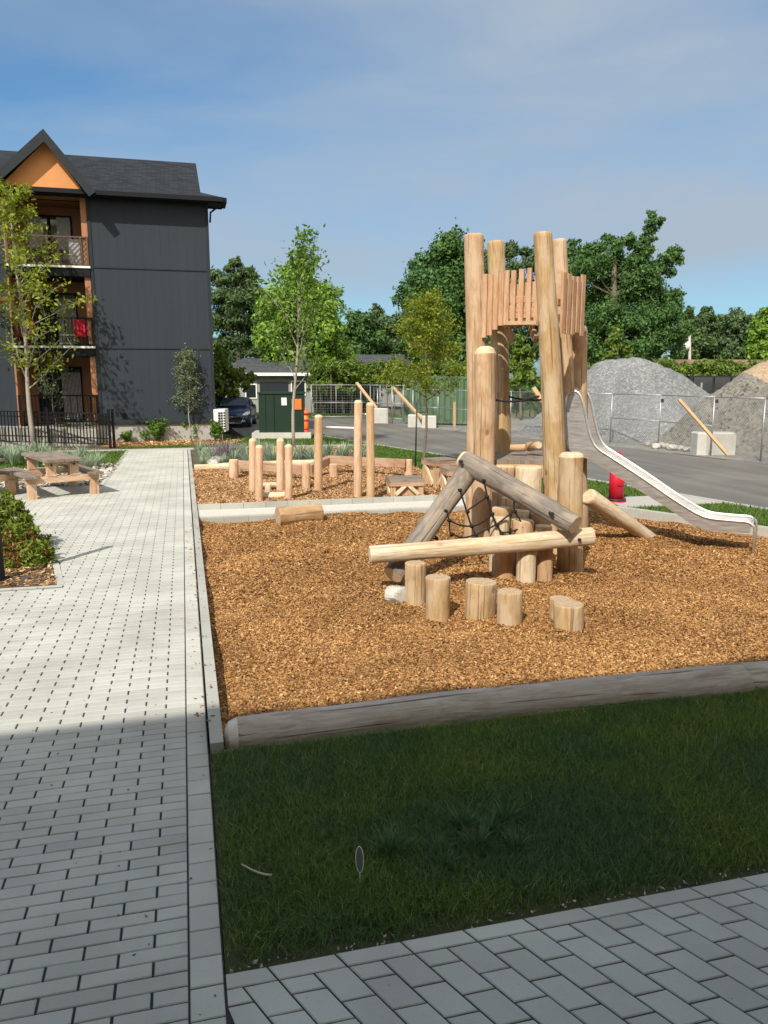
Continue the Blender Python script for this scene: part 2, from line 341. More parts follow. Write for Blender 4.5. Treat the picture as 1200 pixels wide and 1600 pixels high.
def lawnbase(name, a, c):
    m, nt, b = newmat(name)
    n = N(nt, 'ShaderNodeTexNoise', Scale=30.0, Detail=8.0, Roughness=.75); nt.links.new(coord(nt), n.inputs[0])
    r = ramp(nt, [(.3, a), (.7, c)]); nt.links.new(n.outputs[0], r.inputs[0])
    n2 = N(nt, 'ShaderNodeTexNoise', Scale=.8, Detail=4.0); nt.links.new(coord(nt), n2.inputs[0])
    r2 = ramp(nt, [(.35, (.8, .85, .9)), (.65, (1.15, 1.1, .9))]); nt.links.new(n2.outputs[0], r2.inputs[0])
    nt.links.new(mixc(nt, 1., r.outputs[0], r2.outputs[0], 'MULTIPLY'), b.inputs['Base Color']); b.inputs['Roughness'].default_value = .9
    bump(nt, b, n.outputs[0], .8, .03)
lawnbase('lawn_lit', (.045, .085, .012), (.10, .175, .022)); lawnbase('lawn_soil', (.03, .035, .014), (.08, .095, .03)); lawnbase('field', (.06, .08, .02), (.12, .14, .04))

# ------------------------------------------------------------ mesh builder
class MB:
    def __init__(s): s.v = []; s.f = []; s.m = []; s.uv = []; s.sm = []
    def vert(s, p): s.v.append(tuple(p)); return len(s.v)-1
    def face(s, idx, mat=0, uv=None, smooth=False): s.f.append(tuple(idx)); s.m.append(mat); s.uv.append(uv); s.sm.append(smooth)
    def quad(s, a, b, c, d, mat=0, uv=None):
        i = [s.vert(p) for p in (a, b, c, d)]; s.face(i, mat, uv)
    def poly(s, pts, mat=0, uv=None): s.face([s.vert(p) for p in pts], mat, uv)
    def box(s, c, size, rz=0, mat=0, ax=2, bev=0, rot=None):
        """ax: which local axis the grain (UV y) follows"""
        hx, hy, hz = (k/2 for k in size); cc, ss = math.cos(rz), math.sin(rz); c = Vector(c)
        def T(x, y, z):
            q = Vector((x, y, z))
            if rot is not None: q = rot @ q
            return (c.x+q.x*cc-q.y*ss, c.y+q.x*ss+q.y*cc, c.z+q.z)
        ps = [(-hx, -hy, -hz), (hx, -hy, -hz), (hx, hy, -hz), (-hx, hy, -hz), (-hx, -hy, hz), (hx, -hy, hz), (hx, hy, hz), (-hx, hy, hz)]
        i0 = len(s.v)
        for p in ps: s.v.append(T(*p))
        for q in ((0, 3, 2, 1), (4, 5, 6, 7), (0, 1, 5, 4), (1, 2, 6, 5), (2, 3, 7, 6), (3, 0, 4, 7)):
            uv = []
            for k in q:
                p = ps[k]; o = [j for j in range(3) if j != ax]
                uv.append((p[o[0]]+p[o[1]], p[ax]))
            s.face([i0+k for k in q], mat, uv)
    def prism(s, poly, z0, z1, mat=0, side=None):
        n = len(poly); a = [s.vert((p[0], p[1], z1)) for p in poly]; b = [s.vert((p[0], p[1], z0)) for p in poly]
        s.face(a, mat, [(p[0], p[1]) for p in poly])
        for i in range(n):
            j = (i+1) % n; s.face((a[j], a[i], b[i], b[j]), mat if side is None else side)
    def beam(s, p0, p1, w, h, mat=0, up=(0, 0, 1)):
        p0 = Vector(p0); p1 = Vector(p1); d = (p1-p0); L = d.length; d.normalize()
        side = d.cross(Vector(up)); side = side.normalized() if side.length > 1e-4 else Vector((1, 0, 0)); u2 = side.cross(d).normalized()
        ring = [(-w/2, -h/2), (w/2, -h/2), (w/2, h/2), (-w/2, h/2)]
        a = [s.vert(p0+side*x+u2*y) for x, y in ring]; b = [s.vert(p1+side*x+u2*y) for x, y in ring]
        per = [0, w, w+h, 2*w+h, 2*w+2*h]
        for i in range(4):
            j = (i+1) % 4
            s.face((a[i], a[j], b[j], b[i]), mat, [(per[i], 0), (per[i+1], 0), (per[i+1], L), (per[i], L)])
        s.face(a[::-1], mat); s.face(b, mat)
    def tube(s, pts, r, n=8, mat=0, cap=True, r1=None):
        pts = [Vector(p) for p in pts]; m = len(pts); prev = None; rings = []
        for i, p in enumerate(pts):
            d = (pts[min(i+1, m-1)]-pts[max(i-1, 0)]).normalized()
            ref = Vector((0, 0, 1)) if abs(d.z) < .95 else Vector((1, 0, 0))
            if prev is None: a = d.cross(ref).normalized()
            else:
                a = prev-d*prev.dot(d); a.normalize()
            prev = a; b = d.cross(a)
            rr = r if r1 is None else r+(r1-r)*i/(m-1)
            rings.append([s.vert(p+a*rr*math.cos(t)+b*rr*math.sin(t)) for t in [2*math.pi*k/n for k in range(n)]])
        for i in range(m-1):
            for k in range(n):
                l = (k+1) % n; s.face((rings[i][k], rings[i][l], rings[i+1][l], rings[i+1][k]), mat, None, True)
        if cap: s.face(rings[0][::-1], mat); s.face(rings[-1], mat)
    def log(s, p0, p1, r0, r1=None, seed=0, bevm=None, n=28, wob=.07, bow=.014, bev0=0, bev1=.015, mat=0, cap=1, flat=None):
        r1 = r0 if r1 is None else r1
        p0 = Vector(p0); p1 = Vector(p1); L = (p1-p0).length; d = (p1-p0).normalized()
        ref = Vector((0, 1, 0)) if abs(d.z) > .8 else Vector((0, 0, 1))
        a = d.cross(ref).normalized(); b = d.cross(a)
        rs = random.Random(seed); ph = [rs.uniform(0, 6.28) for _ in range(12)]; fq = [rs.uniform(.7, 3.2) for _ in range(6)]
        kn = [(rs.uniform(0, L), rs.uniform(0, 6.28), rs.uniform(.06, .13)) for _ in range(max(1, int(L*1.6)))]
        m = max(4, int(L/.07)); st = [(i/m*L, 1.0) for i in range(m+1)]
        if bev1: st = [q for q in st if q[0] < L-bev1*1.2]+[(L-bev1, 1.0), (L-bev1*.35, 1-.25*bev1/r1), (L, 1-bev1/r1*.9)]
        if bev0: st = [(0, 1-bev0/r0*.9), (bev0*.35, 1-.25*bev0/r0), (bev0, 1.)]+[q for q in st if q[0] > bev0*1.2]
        rings = []
        for t, k in st:
            f = t/L; c = p0+d*t+a*bow*L*math.sin(math.pi*f+ph[0]*.2)*math.sin(ph[1])+b*bow*L*math.sin(math.pi*f)*math.cos(ph[1])
            ring = []
            for j in range(n):
                th = 2*math.pi*j/n
                q = 1+wob*(.45*math.sin(2*th+ph[2]+.5*math.sin(fq[0]*t+ph[3]))+.3*math.sin(3*th+ph[4]+fq[1]*t*.4)+.35*math.sin(fq[2]*t*1.7+ph[5])*math.sin(th+ph[6])+.2*math.sin(5*th+ph[7])+.25*math.sin(fq[3]*2.5*t+ph[8]))
                for kt, ka, ks in kn:
                    da = (th-ka+math.pi) % (2*math.pi)-math.pi
                    q += ks*math.exp(-((t-kt)/.05)**2-(da/.38)**2)
                rr = (r0+(r1-r0)*f)*k*q
                ring.append(s.vert(c+(a*math.cos(th)+b*math.sin(th))*rr))
            rings.append(ring)
        u0 = rs.uniform(0, 20); v0 = rs.uniform(0, 20); rc = (r0+r1)/2
        for i in range(len(st)-1):
            ta, tb = st[i][0], st[i+1][0]
            for j in range(n):
                l = (j+1) % n; ua = u0+2*math.pi*j/n*rc; ub = u0+2*math.pi*(j+1)/n*rc
                bevd = (bev1 > .03 and st[i][0] >= L-bev1-.001) or (bev0 > .03 and st[i+1][0] <= bev0+.001)
                s.face((rings[i][j], rings[i][l], rings[i+1][l], rings[i+1][j]), (cap if bevm is None else bevm) if bevd else mat, [(ua, v0+ta), (ub, v0+ta), (ub, v0+tb), (ua, v0+tb)], not bevd)
        ox, oy = rs.uniform(-.03, .03), rs.uniform(-.03, .03)
        for ring, rv in ((rings[0], True), (rings[-1], False)):
            uv = [(math.cos(2*math.pi*j/n)*rc+ox, math.sin(2*math.pi*j/n)*rc+oy) for j in range(n)]
            ids = list(ring)
            if rv: ids = ids[::-1]; uv = uv[::-1]
            dup = [s.vert(s.v[k]) for k in ids]; s.face(dup, cap, uv)
    def build(s, name, mats, parent=None, loc=None):
        if not isinstance(mats, (list, tuple)): mats = [mats]
        me = bpy.data.meshes.new(name)
        off = Vector(loc) if loc is not None else (parent.location.copy() if parent is not None else Vector((0, 0, 0)))
        if parent is not None and parent.parent is not None: off = parent.parent.location+parent.location
        va = [(x-off.x, y-off.y, z-off.z) for x, y, z in s.v]
        me.from_pydata(va, [], s.f)
        for m in mats: me.materials.append(M[m])
        me.polygons.foreach_set('material_index', s.m); me.polygons.foreach_set('use_smooth', s.sm)
        if any(u is not None for u in s.uv):
            ul = me.uv_layers.new(name='UVMap'); arr = []
            for f, u in zip(s.f, s.uv):
                if u is None or len(u) != len(f):
                    arr += [c for k in f for c in (s.v[k][0], s.v[k][1])]
                else:
                    for a, b in u: arr += [a, b]
            ul.data.foreach_set('uv', arr)
        me.update()
        o = bpy.data.objects.new(name, me); col.objects.link(o)
        if parent is not None: o.parent = parent
        if loc is not None: o.location = off
        return o
def tag(o, label=None, cat=None, group=None, kind=None):
    if label: o['label'] = label
    if cat: o['category'] = cat
    if group: o['group'] = group
    if kind: o['kind'] = kind
    return o
def thing(name, loc, label, cat, group=None):
    o = bpy.data.objects.new(name, None); col.objects.link(o); o.location = loc; o.empty_display_size = .2
    return tag(o, label, cat, group)
def dup(root, loc, rz, label, sc=1):
    r = root.copy(); col.objects.link(r); r.location = loc; r.rotation_euler = (0, 0, rz); r.scale = (sc, sc, sc); r['label'] = label
    def rec(src, dst):
        for ch in src.children:
            c = ch.copy(); col.objects.link(c); c.parent = dst; rec(ch, c)
    rec(root, r); return r
def npmesh(name, V, Q, mats, parent=None, loc=None, mi=None, smooth=False):
    off = np.array(loc if loc is not None else (parent.location if parent is not None else (0, 0, 0)), dtype=float)
    me = bpy.data.meshes.new(name); V = np.asarray(V, dtype=float)-off; Q = np.asarray(Q, dtype=np.int32)
    me.vertices.add(len(V)); me.vertices.foreach_set('co', V.astype(np.float32).ravel())
    k = Q.shape[1]; me.loops.add(Q.size); me.loops.foreach_set('vertex_index', Q.ravel())
    me.polygons.add(len(Q)); me.polygons.foreach_set('loop_start', np.arange(0, Q.size, k, dtype=np.int32))
    me.polygons.foreach_set('loop_total', np.full(len(Q), k, dtype=np.int32))
    for m in (mats if isinstance(mats, (list, tuple)) else [mats]): me.materials.append(M[m])
    if mi is not None: me.polygons.foreach_set('material_index', np.asarray(mi, dtype=np.int32))
    me.update(calc_edges=True); me.validate()
    o = bpy.data.objects.new(name, me); col.objects.link(o)
    if parent is not None: o.parent = parent
    elif loc is not None: o.location = loc
    return o
def unit(a): return a/np.maximum(1e-9, np.linalg.norm(a, axis=-1, keepdims=True))
def leafquads(C, Nrm, size, aspect=.45, rnd=.8, tip=None):
    """diamond leaves at C facing roughly Nrm"""
    n = len(C); nn = unit(Nrm+rng.normal(0, rnd, (n, 3)))
    t = unit(np.cross(nn, rng.normal(0, 1, (n, 3)))); b = np.cross(nn, t)
    s = (size*rng.uniform(.4, 1.55, n))[:, None]
    V = np.stack([C-t*s*.5, C+b*s*aspect*.5-nn*s*.06, C+t*s*.5, C-b*s*aspect*.5-nn*s*.06], 1).reshape(-1, 3)
    return V, np.arange(n*4).reshape(n, 4)
def blob_leaves(blobs, n, size, flat=1., sub=7, subr=.42, aspect=.55, rnd=.6, inner=.25):
    """leaves in clumps: every blob carries smaller clumps over its surface, so the crown has lobes, gaps and depth"""
    C = []; Nn = []; vol = sum(b[3]**1.6 for b in blobs)
    for (x, y, z, r) in blobs:
        k = int(n*r**1.6/vol); c = np.array([x, y, z])
        dirs = unit(rng.normal(0, 1, (sub, 3))); rad = rng.uniform(.30, 1.0, (sub, 1))
        cc = c+dirs*rad*r*np.array([1, 1, flat]); sr = r*subr*rng.uniform(.6, 1.3, sub)
        w_ = rng.integers(0, sub, k); d = unit(rng.normal(0, 1, (k, 3)))
        rr = sr[w_][:, None]*rng.uniform(.35, 1.08, (k, 1))**.6
        p = cc[w_]+d*rr*np.array([1, 1, flat]); p = p+dirs[w_]*(rng.exponential(.09, (k, 1))*r)+np.array([0, 0, 1])*(rng.exponential(.05, (k, 1))*r)
        C.append(p); q = d+.55*dirs[w_]; q[:, 2] += .35; Nn.append(unit(q))
        ki = int(k*inner); d = unit(rng.normal(0, 1, (ki, 3))); C.append(c+d*r*rng.uniform(.1, .75, (ki, 1))*np.array([1, 1, flat])); Nn.append(d)
    return leafquads(np.concatenate(C), np.concatenate(Nn), size, aspect, rnd)
def inpoly(P, poly):
    x, y = P[:, 0], P[:, 1]; r = np.zeros(len(P), bool); n = len(poly)
    for i in range(n):
        x0, y0 = poly[i][:2]; x1, y1 = poly[(i+1) % n][:2]
        c = ((y0 > y) != (y1 > y)) & (x < (x1-x0)*(y-y0)/(y1-y0+1e-12)+x0); r ^= c
    return r
def scatter(poly, n, dens=None):
    a = np.array(poly)[:, :2]; lo, hi = a.min(0), a.max(0); out = []; c = 0
    while c < n:
        P = rng.uniform(lo, hi, (n*2, 2)); P = P[inpoly(P, poly)]
        if dens is not None: P = P[rng.uniform(0, 1, len(P)) < dens(P)]
        out.append(P); c += len(P)
    return np.concatenate(out)[:n]
def grass(name, poly, n, h, wd, mats, z=0., lean=.35, dens=None, mi=None):
    P = scatter(poly, n, dens); a = rng.uniform(0, 6.283, n); hh = h*rng.uniform(.45, 1.35, n); ln = hh*lean*rng.uniform(.2, 1.6, n)
    dx, dy = np.cos(a), np.sin(a); ww = wd*rng.uniform(.6, 1.3, n)/2; sa = a+rng.uniform(.8, 2.3, n); sx, sy = np.cos(sa)*ww, np.sin(sa)*ww
    zz = np.full(n, z-.004) if np.isscalar(z) else z(P)
    b0 = np.stack([P[:, 0]-sx, P[:, 1]-sy, zz], 1); b1 = np.stack([P[:, 0]+sx, P[:, 1]+sy, zz], 1)
    m0 = np.stack([P[:, 0]-sx*.8+dx*ln*.35, P[:, 1]-sy*.8+dy*ln*.35, zz+hh*.6], 1); m1 = m0+np.stack([sx, sy, 0*sx], 1)*1.6
    t0 = np.stack([P[:, 0]+dx*ln, P[:, 1]+dy*ln, zz+hh], 1); t1 = t0+np.stack([sx, sy, 0*sx], 1)*.25
    V = np.stack([b0, b1, m1, m0, t1, t0], 1).reshape(-1, 3); k = np.arange(n)[:, None]*6
    Q = np.concatenate([k+np.array([[0, 1, 2, 3]]), k+np.array([[3, 2, 4, 5]])], 0)
    idx = None
    if mi is not None: q = mi(P); idx = np.concatenate([q, q])
    return npmesh(name, V, Q, mats, mi=idx)
def structure(name, mb, mats): return tag(mb.build(name, mats), kind='structure')

# ============================================================ GROUND
b = MB(); b.poly([(-400, -300, -.35), (500, -300, -.35), (500, 700, -.35), (-400, 700, -.35)]); structure('ground', b, 'field')
# lawns
LAWN_NEAR = [(.066, 2.845), (9, 2.845), (9, 4.80), (.066, 4.80)]
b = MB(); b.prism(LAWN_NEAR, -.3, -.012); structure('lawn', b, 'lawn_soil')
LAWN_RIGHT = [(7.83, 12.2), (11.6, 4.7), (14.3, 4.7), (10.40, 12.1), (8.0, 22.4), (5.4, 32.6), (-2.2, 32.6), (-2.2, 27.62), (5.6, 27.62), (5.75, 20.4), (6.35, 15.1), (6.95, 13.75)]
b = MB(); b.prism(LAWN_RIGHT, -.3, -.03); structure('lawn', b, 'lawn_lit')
LAWN_LEFT = [(-5.2, 22.0), (-1.845, 22.9), (-1.845, 27.0), (-14, 27.0), (-14, 22.0)]
b = MB(); b.prism(LAWN_LEFT, -.3, -.02); structure('lawn', b, 'lawn_lit')
LAWN_FAR = [(-14, 27.62), (-2.2, 27.62), (-2.2, 30.7), (-14, 30.7)]
b = MB(); b.prism(LAWN_FAR, -.3, -.02); structure('lawn', b, 'soil')
LAWN_HEDGE = [(2, 46.3), (9.5, 47), (13, 45.4), (13.5, 52), (2, 54)]
b = MB(); b.prism(LAWN_HEDGE, -.3, .01); structure('lawn', b, 'lawn_lit')
# planting beds
BED_GARDEN = [(.066, 20.56), (5.5, 20.62), (5.4, 27.0), (.066, 27.0)]
b = MB(); b.prism(BED_GARDEN, -.3, -.025); structure('planting_bed', b, 'soil')
BED_FRONT = [(-2.9, 28.5), (1.7, 28.9), (2.3, 30.9), (1.4, 31.2), (-2.9, 30.7)]
b = MB(); b.prism(BED_FRONT, -.1, .0); structure('planting_bed', b, 'mulch_base')
BED_LEFT = [(-14, 18.21), (-1.845, 18.21), (-1.845, 22.88), (-5.2, 21.98), (-14, 21.98)]
b = MB(); b.prism(BED_LEFT, -.3, -.02); structure('planting_bed', b, 'lot_gravel')
BED_SHRUB = [(-3.9, 9.42), (-1.53, 9.42), (-1.75, 10.5), (-2.35, 12.6), (-3.9, 13.4)]
b = MB(); b.prism(BED_SHRUB, -.3, -.005); structure('planting_bed', b, 'soil')
# road, parking and the contractor's lot
b = MB(); b.prism([(20, -8), (10.50, 12.1), (8.10, 22.4), (5.5, 32.75), (2.4, 33.2), (2.0, 46.2), (9.5, 46.9), (13, 45.2), (40, 44), (60, -8)], -.34, -.055); structure('road', b, 'asphalt')
b = MB(); b.prism([(16.9, 17.2), (15.75, 20.9), (14.8, 25.2), (12.9, 31.0), (11.75, 35.9), (10.2, 41.2), (13.2, 44.9), (42, 43), (42, 12)], -.3, -.047); structure('gravel_lot', b, 'lot_gravel')
b = MB(); b.prism([(7.95, 12.75), (10.17, 12.75), (9.95, 13.85), (8.2, 13.85)], -.3, -.012); structure('sidewalk', b, 'concrete')
b = MB(); b.prism([(-14, 27.02), (6.9, 27.02), (6.7, 27.6), (-14, 27.6)], -.3, -.008); structure('sidewalk', b, 'concrete')

# ---- paver path (every paver modelled)
def pavers(mb, u0, v0, nu, nv, du, dv, gu, gv, stag='u', skip=None, z=0., half=True):
    for j in range(nv):
        for i in range(-1, nu+1):
            if stag == 'u0': a = u0+i*du; c = v0+j*dv
            elif stag == 'u':
                a = u0+i*du+(du/2 if j % 2 else 0); c = v0+j*dv
            else:
                a = u0+i*du; c = v0+j*dv+(dv/2 if i % 2 else 0)
            a1, c1 = a+du, c+dv
            lim = (u0, v0, u0+nu*du, v0+nv*dv)
            a, c, a1, c1 = max(a, lim[0]), max(c, lim[1]), min(a1, lim[2]), min(c1, lim[3])
            if a1-a < .03 or c1-c < .03: continue
            if skip:
                ub = skip((c+c1)/2)
                if ub is not None:
                    far = c1 < 14 and a1 < -4.0
                    if a1 < ub+.03 and not far: continue
                    if a < ub and not far: a = ub
            x0, x1, y0, y1 = a+gu/2, a1-gu/2, c+gv/2, c1-gv/2
            zz = z+random.uniform(-.0012, .0012); e = .004; t = random.uniform(-.001, .001)
            k = len(mb.v)
            mb.v += [(x0, y0, zz-.012), (x1, y0, zz-.012), (x1, y1, zz-.012), (x0, y1, zz-.012), (x0, y0, zz-e), (x1, y0, zz-e), (x1, y1, zz-e), (x0, y1, zz-e),
                     (x0+e, y0+e, zz-t), (x1-e, y0+e, zz+t), (x1-e, y1-e, zz+t), (x0+e, y1-e, zz-t)]
            for q in ((0, 1, 5, 4), (1, 2, 6, 5), (2, 3, 7, 6), (3, 0, 4, 7), (4, 5, 9, 8), (5, 6, 10, 9), (6, 7, 11, 10), (7, 4, 8, 11), (8, 9, 10, 11)):
                mb.face([k+w_ for w_ in q])
def pin(x, y, poly):
    r = False
    for i in range(len(poly)):
        x0, y0 = poly[i][:2]; x1, y1 = poly[(i+1) % len(poly)][:2]
        if (y0 > y) != (y1 > y) and x < (x1-x0)*(y-y0)/(y1-y0)+x0: r = not r
    return r
BS = [(-3.99, 9.33), (-1.45, 9.33), (-1.62, 10.5), (-2.22, 12.7), (-3.99, 13.6)]
def skipf(v):
    if v > 18.2: return -1.84
    if 9.33 < v < 12.7: return float(np.interp(v, [9.33, 10.5, 12.7], [-1.45, -1.655, -2.28]))
    if 12.7 <= v < 13.6: return -2.28-(v-12.7)*1.9
    return None
b = MB(); pavers(b, -.078-.287*26, -1.0, 26, 338, .287, .083, .0110, .0058, 'u', skipf)
tag(b.build('paver_path', ['paver_grey']), kind='structure')
b = MB(); pavers(b, -.078, -1.0, 1, 170, .137, .165, .007, .006, 'u0', None)
# the border course against the lawn, and the field of wider pavers at the corner
b2 = MB(); pavers(b2, .063-.287*2+.17, 2.757, 36, 1, .287, .085, .009, .006, 'u0')
def skewed(mb, k=.46, umin=.067):                    # this walk is laid at a slant to the path; its pavers are cut along the border
    out = MB()
    for f in range(0, len(mb.f), 9):
        i0 = mb.f[f][0]; vs = [(x+(2.842-y)*k, y, z) for x, y, z in mb.v[i0:i0+12]]
        if max(v[0] for v in vs) < umin+.03: continue
        n0 = len(out.v); out.v += [(max(x, umin), y, z) for x, y, z in vs]
        for q in mb.f[f:f+9]: out.face([n0+j-i0 for j in q])
    return out
k0 = len(b.v); b2 = skewed(b2); b.v += b2.v
for q in b2.f: b.face([j+k0 for j in q])
tag(b.build('paver_border', ['paver_border']), kind='structure')
b = MB(); pavers(b, .063-.1435*14+.17-.1435, 2.757-.1735*22, 82, 22, .1435, .1735, .0085, .007, 'v'); b = skewed(b)
tag(b.build('paver_walk', ['paver_grey']), kind='structure')
b = MB(); b.prism([(-14, -9), (12, -9), (12, 2.835), (.062, 2.835), (.062, 27.0), (-1.84, 27.0), (-1.84, 18.2), (-14, 18.2)], -.3, -.0065)
structure('path_bedding', b, 'joint_sand')
# border slabs round the shrub bed and along the far left edge of the path
b = MB()
def slabs(mb, p, q, w_, L, z=0.003, h=.09, gap=.006):
    p = Vector((*p, 0)); q = Vector((*q, 0)); d = q-p; n = max(1, round(d.length/L)); d /= n; a = math.atan2(d.y, d.x)
    for i in range(n):
        c = p+d*(i+.5); mb.box((c.x, c.y, z-h/2), (d.length-gap, w_, h), a)
slabs(b, (-3.9, 9.37), (-1.46, 9.37), .08, .28); slabs(b, (-1.49, 9.42), (-1.70, 10.5), .08, .28); slabs(b, (-1.70, 10.5), (-2.3, 12.65), .08, .28); slabs(b, (-1.88, 18.2), (-1.88, 27.0), .08, .28); slabs(b, (-9, 18.25), (-1.84, 18.25), .08, .28)
structure('bed_border', b, 'paver_border')
# kerb along the pits
b = MB(); slabs(b, (.115, 4.78), (.115, 20.55), .085, .52, .062, .2); slabs(b, (.115, 20.56), (.115, 27.0), .085, .5, .012, .2)
slabs(b, (.17, 13.50), (7.0, 13.50), .13, .42, .0, .2, .004)
slabs(b, (.17, 14.30), (6.35, 14.30), .12, .42, .105, .3, .006)
structure('kerb', b, 'kerb_block')
b = MB(); b.prism([(.162, 13.575), (6.9, 13.575), (6.6, 14.235), (.162, 14.235)], -.3, .012); structure('concrete_strip', b, 'pale_concrete')
b = MB(); b.beam((6.98, 13.5, -.02), (7.86, 12.1, -.02), .14, .16); b.beam((7.86, 12.1, -.02), (11.6, 4.7, -.02), .14, .16); structure('kerb', b, 'concrete')
b = MB()
for (p, q) in (((10.44, 12.0), (8.04, 22.4)), ((8.04, 22.4), (5.44, 32.6)), ((14.3, 4.7), (10.44, 12.0))):
    b.beam((*p, -.03), (*q, -.03), .12, .05)
structure('kerb', b, 'concrete')

# ---- mulch pits
PIT = [(.16, 4.85), (11.5, 4.85), (7.80, 12.15), (6.95, 13.44), (.16, 13.44)]
REAR = [(.16, 14.36), (6.4, 14.36), (5.85, 20.45), (.16, 20.45)]
def hgt(x, y): return .022*np.sin(1.9*x+.7*y)+.018*np.sin(2.7*y-1.3*x+1)+.014*np.sin(5.1*x+3.3*y)+.009*np.sin(8.7*x-6.1*y)
def pitz(P): return -.055+hgt(P[:, 0], P[:, 1])
def rearz(P): return .045+hgt(P[:, 0], P[:, 1])*.8
def bumpy(name, poly, zf, mat, s=.12):
    a = np.array(poly); lo = a.min(0); hi = a.max(0); nx = int((hi[0]-lo[0])/s)+1; ny = int((hi[1]-lo[1])/s)+1
    X, Y = np.meshgrid(np.linspace(lo[0], hi[0], nx), np.linspace(lo[1], hi[1], ny)); P = np.stack([X.ravel(), Y.ravel()], 1)
    Z = zf(P); V = np.column_stack([P, Z]); i, j = np.meshgrid(np.arange(nx-1), np.arange(ny-1)); k = (j*nx+i).ravel()
    Q = np.stack([k, k+1, k+1+nx, k+nx], 1); ce = V[Q].mean(1)[:, :2]; Q = Q[inpoly(ce, [(p[0], p[1]) for p in poly])]
    return tag(npmesh(name, V, Q, mat), kind='structure')
bumpy('mulch_pit', PIT, pitz, 'mulch_base'); bumpy('mulch_pit', REAR, rearz, 'mulch_base')
def chips(name, n, poly, zf, L, mat, dens=None, lift=.006):
    P = scatter(poly, n, dens); a = rng.uniform(0, 6.283, n); l = L*rng.uniform(.45, 1.5, n)/2; w_ = l*rng.uniform(.25, .55, n)
    ti = rng.normal(0, .33, (n, 2)); z = zf(P)+rng.uniform(-.002, lift*2.2, n)
    dx = np.stack([np.cos(a), np.sin(a), ti[:, 0]], 1)*l[:, None]; dy = np.stack([-np.sin(a), np.cos(a), ti[:, 1]], 1)*w_[:, None]
    C = np.column_stack([P, z]); th = np.array([0, 0, .0035])
    sk = rng.uniform(.55, 1, n)[:, None]
    V = np.stack([C-dx-dy*sk, C+dx*sk-dy, C+dx+dy*sk, C-dx*sk+dy, C-dx-dy*sk-th*2, C+dx*sk-dy-th*2], 1).reshape(-1, 3)
    k = np.arange(n)[:, None]*6; Q = np.concatenate([k+np.array([[0, 1, 2, 3]]), k+np.array([[4, 5, 1, 0]])], 0)
    return npmesh(name, V, Q, mat)
NEAR = [(.17, 4.95), (5.2, 4.95), (7.0, 8.0), (.17, 8.0)]
o = chips('wood_chips', 215000, NEAR, pitz, .0235, 'chip'); tag(o, 'loose golden brown wood chips covering the front of the play pit', 'wood chips', kind='stuff')
o = chips('wood_chips', 150000, [(.17, 7.95), (9.4, 7.95), (7.75, 12.1), (6.95, 13.42), (.17, 13.42)], pitz, .031, 'chip'); tag(o, 'loose golden brown wood chips under the log tower and slide', 'wood chips', kind='stuff')
o = chips('wood_chips', 48000, [(.17, 14.38), (6.35, 14.38), (5.83, 20.4), (.17, 20.4)], rearz, .045, 'chip_rear'); tag(o, 'loose brown wood chips in the rear play pit behind the block kerb', 'wood chips', kind='stuff')
o = chips('bark_mulch', 5000, BED_FRONT, lambda P: np.full(len(P), .004), .09, 'chip_rear'); tag(o, 'pinkish brown bark mulch along the foot of the grey building', 'mulch', kind='stuff')
o = chips('bark_mulch', 3500, BED_SHRUB, lambda P: np.full(len(P), .0), .05, 'chip_rear'); tag(o, 'dark bark mulch under the bush in the corner bed', 'mulch', kind='stuff')
o = chips('bark_mulch', 4500, [(2.5, 24.5), (5.4, 24.5), (5.35, 26.95), (1.0, 26.95)], lambda P: np.full(len(P), -.02), .09, 'chip_rear'); tag(o, 'reddish brown mulch at the back of the blue grass bed', 'mulch', kind='stuff')
o = chips('stone_mulch', 6000, [(-5, 18.35), (-2.1, 18.35), (-1.85, 19.9), (-1.85, 22.8), (-5, 21.9)], lambda P: np.full(len(P), -.015), .10, 'stone_chip', lift=.02); tag(o, 'small pale rounded stones in the left garden bed beside the path', 'stones', kind='stuff')
o = chips('plant_litter', 130, [(.07, 2.845), (4.0, 2.845), (4.0, 2.885), (.07, 2.885)], lambda P: np.full(len(P), -.006), .013, 'stone_chip'); tag(o, 'dry pale straw bits along the lawn edge against the pavers', 'litter', kind='stuff')

o = chips('spilled_chips', 130, [(-.06, 5.0), (.15, 5.0), (.15, 13.0), (-.06, 13.0)], lambda P: np.where(P[:, 0] > .07, .064, .002), .026, 'chip'); tag(o, 'few wood chips kicked out onto the kerb and path edge', 'wood chips', kind='stuff')
o = chips('leaf_litter', 160, [(-2.6, 2.2), (.05, 2.2), (.05, 9.0), (-2.6, 9.0)], lambda P: np.full(len(P), .002), .012, 'leaf_red', lift=.002); tag(o, 'tiny dark seeds and bits scattered on the paver path', 'litter', kind='stuff')
# ---- lawns of real blades
def gmix(P):
    f = np.sin(P[:, 0]*1.9+.6)+np.sin(P[:, 1]*3.1+P[:, 0]*.8)+rng.normal(0, .55, len(P)); d2 = (P[:, 0]-1.75)**2*.9+(P[:, 1]-3.45)**2*3
    return ((d2 < .55+rng.normal(0, .25, len(P))) | (f > 1.75)).astype(int)
def gd(P):
    e = np.clip((P[:, 1]-2.84)/.16, .12, 1)*np.clip((P[:, 0]-.05)/.16, .25, 1)
    return e*(.55+.45*(np.sin(P[:, 0]*2.3)*np.sin(P[:, 1]*4+1)*.5+.5))
o = grass('lawn_grass', [(.07, 2.855), (5.4, 2.855), (6.6, 4.77), (.07, 4.77)], 230000, .046, .0034, ['grass_shade', 'grass_blue'], -.012, .8, gd, gmix)
tag(o, 'dark green shaded lawn between the pavers and the log edging', 'grass', kind='stuff')
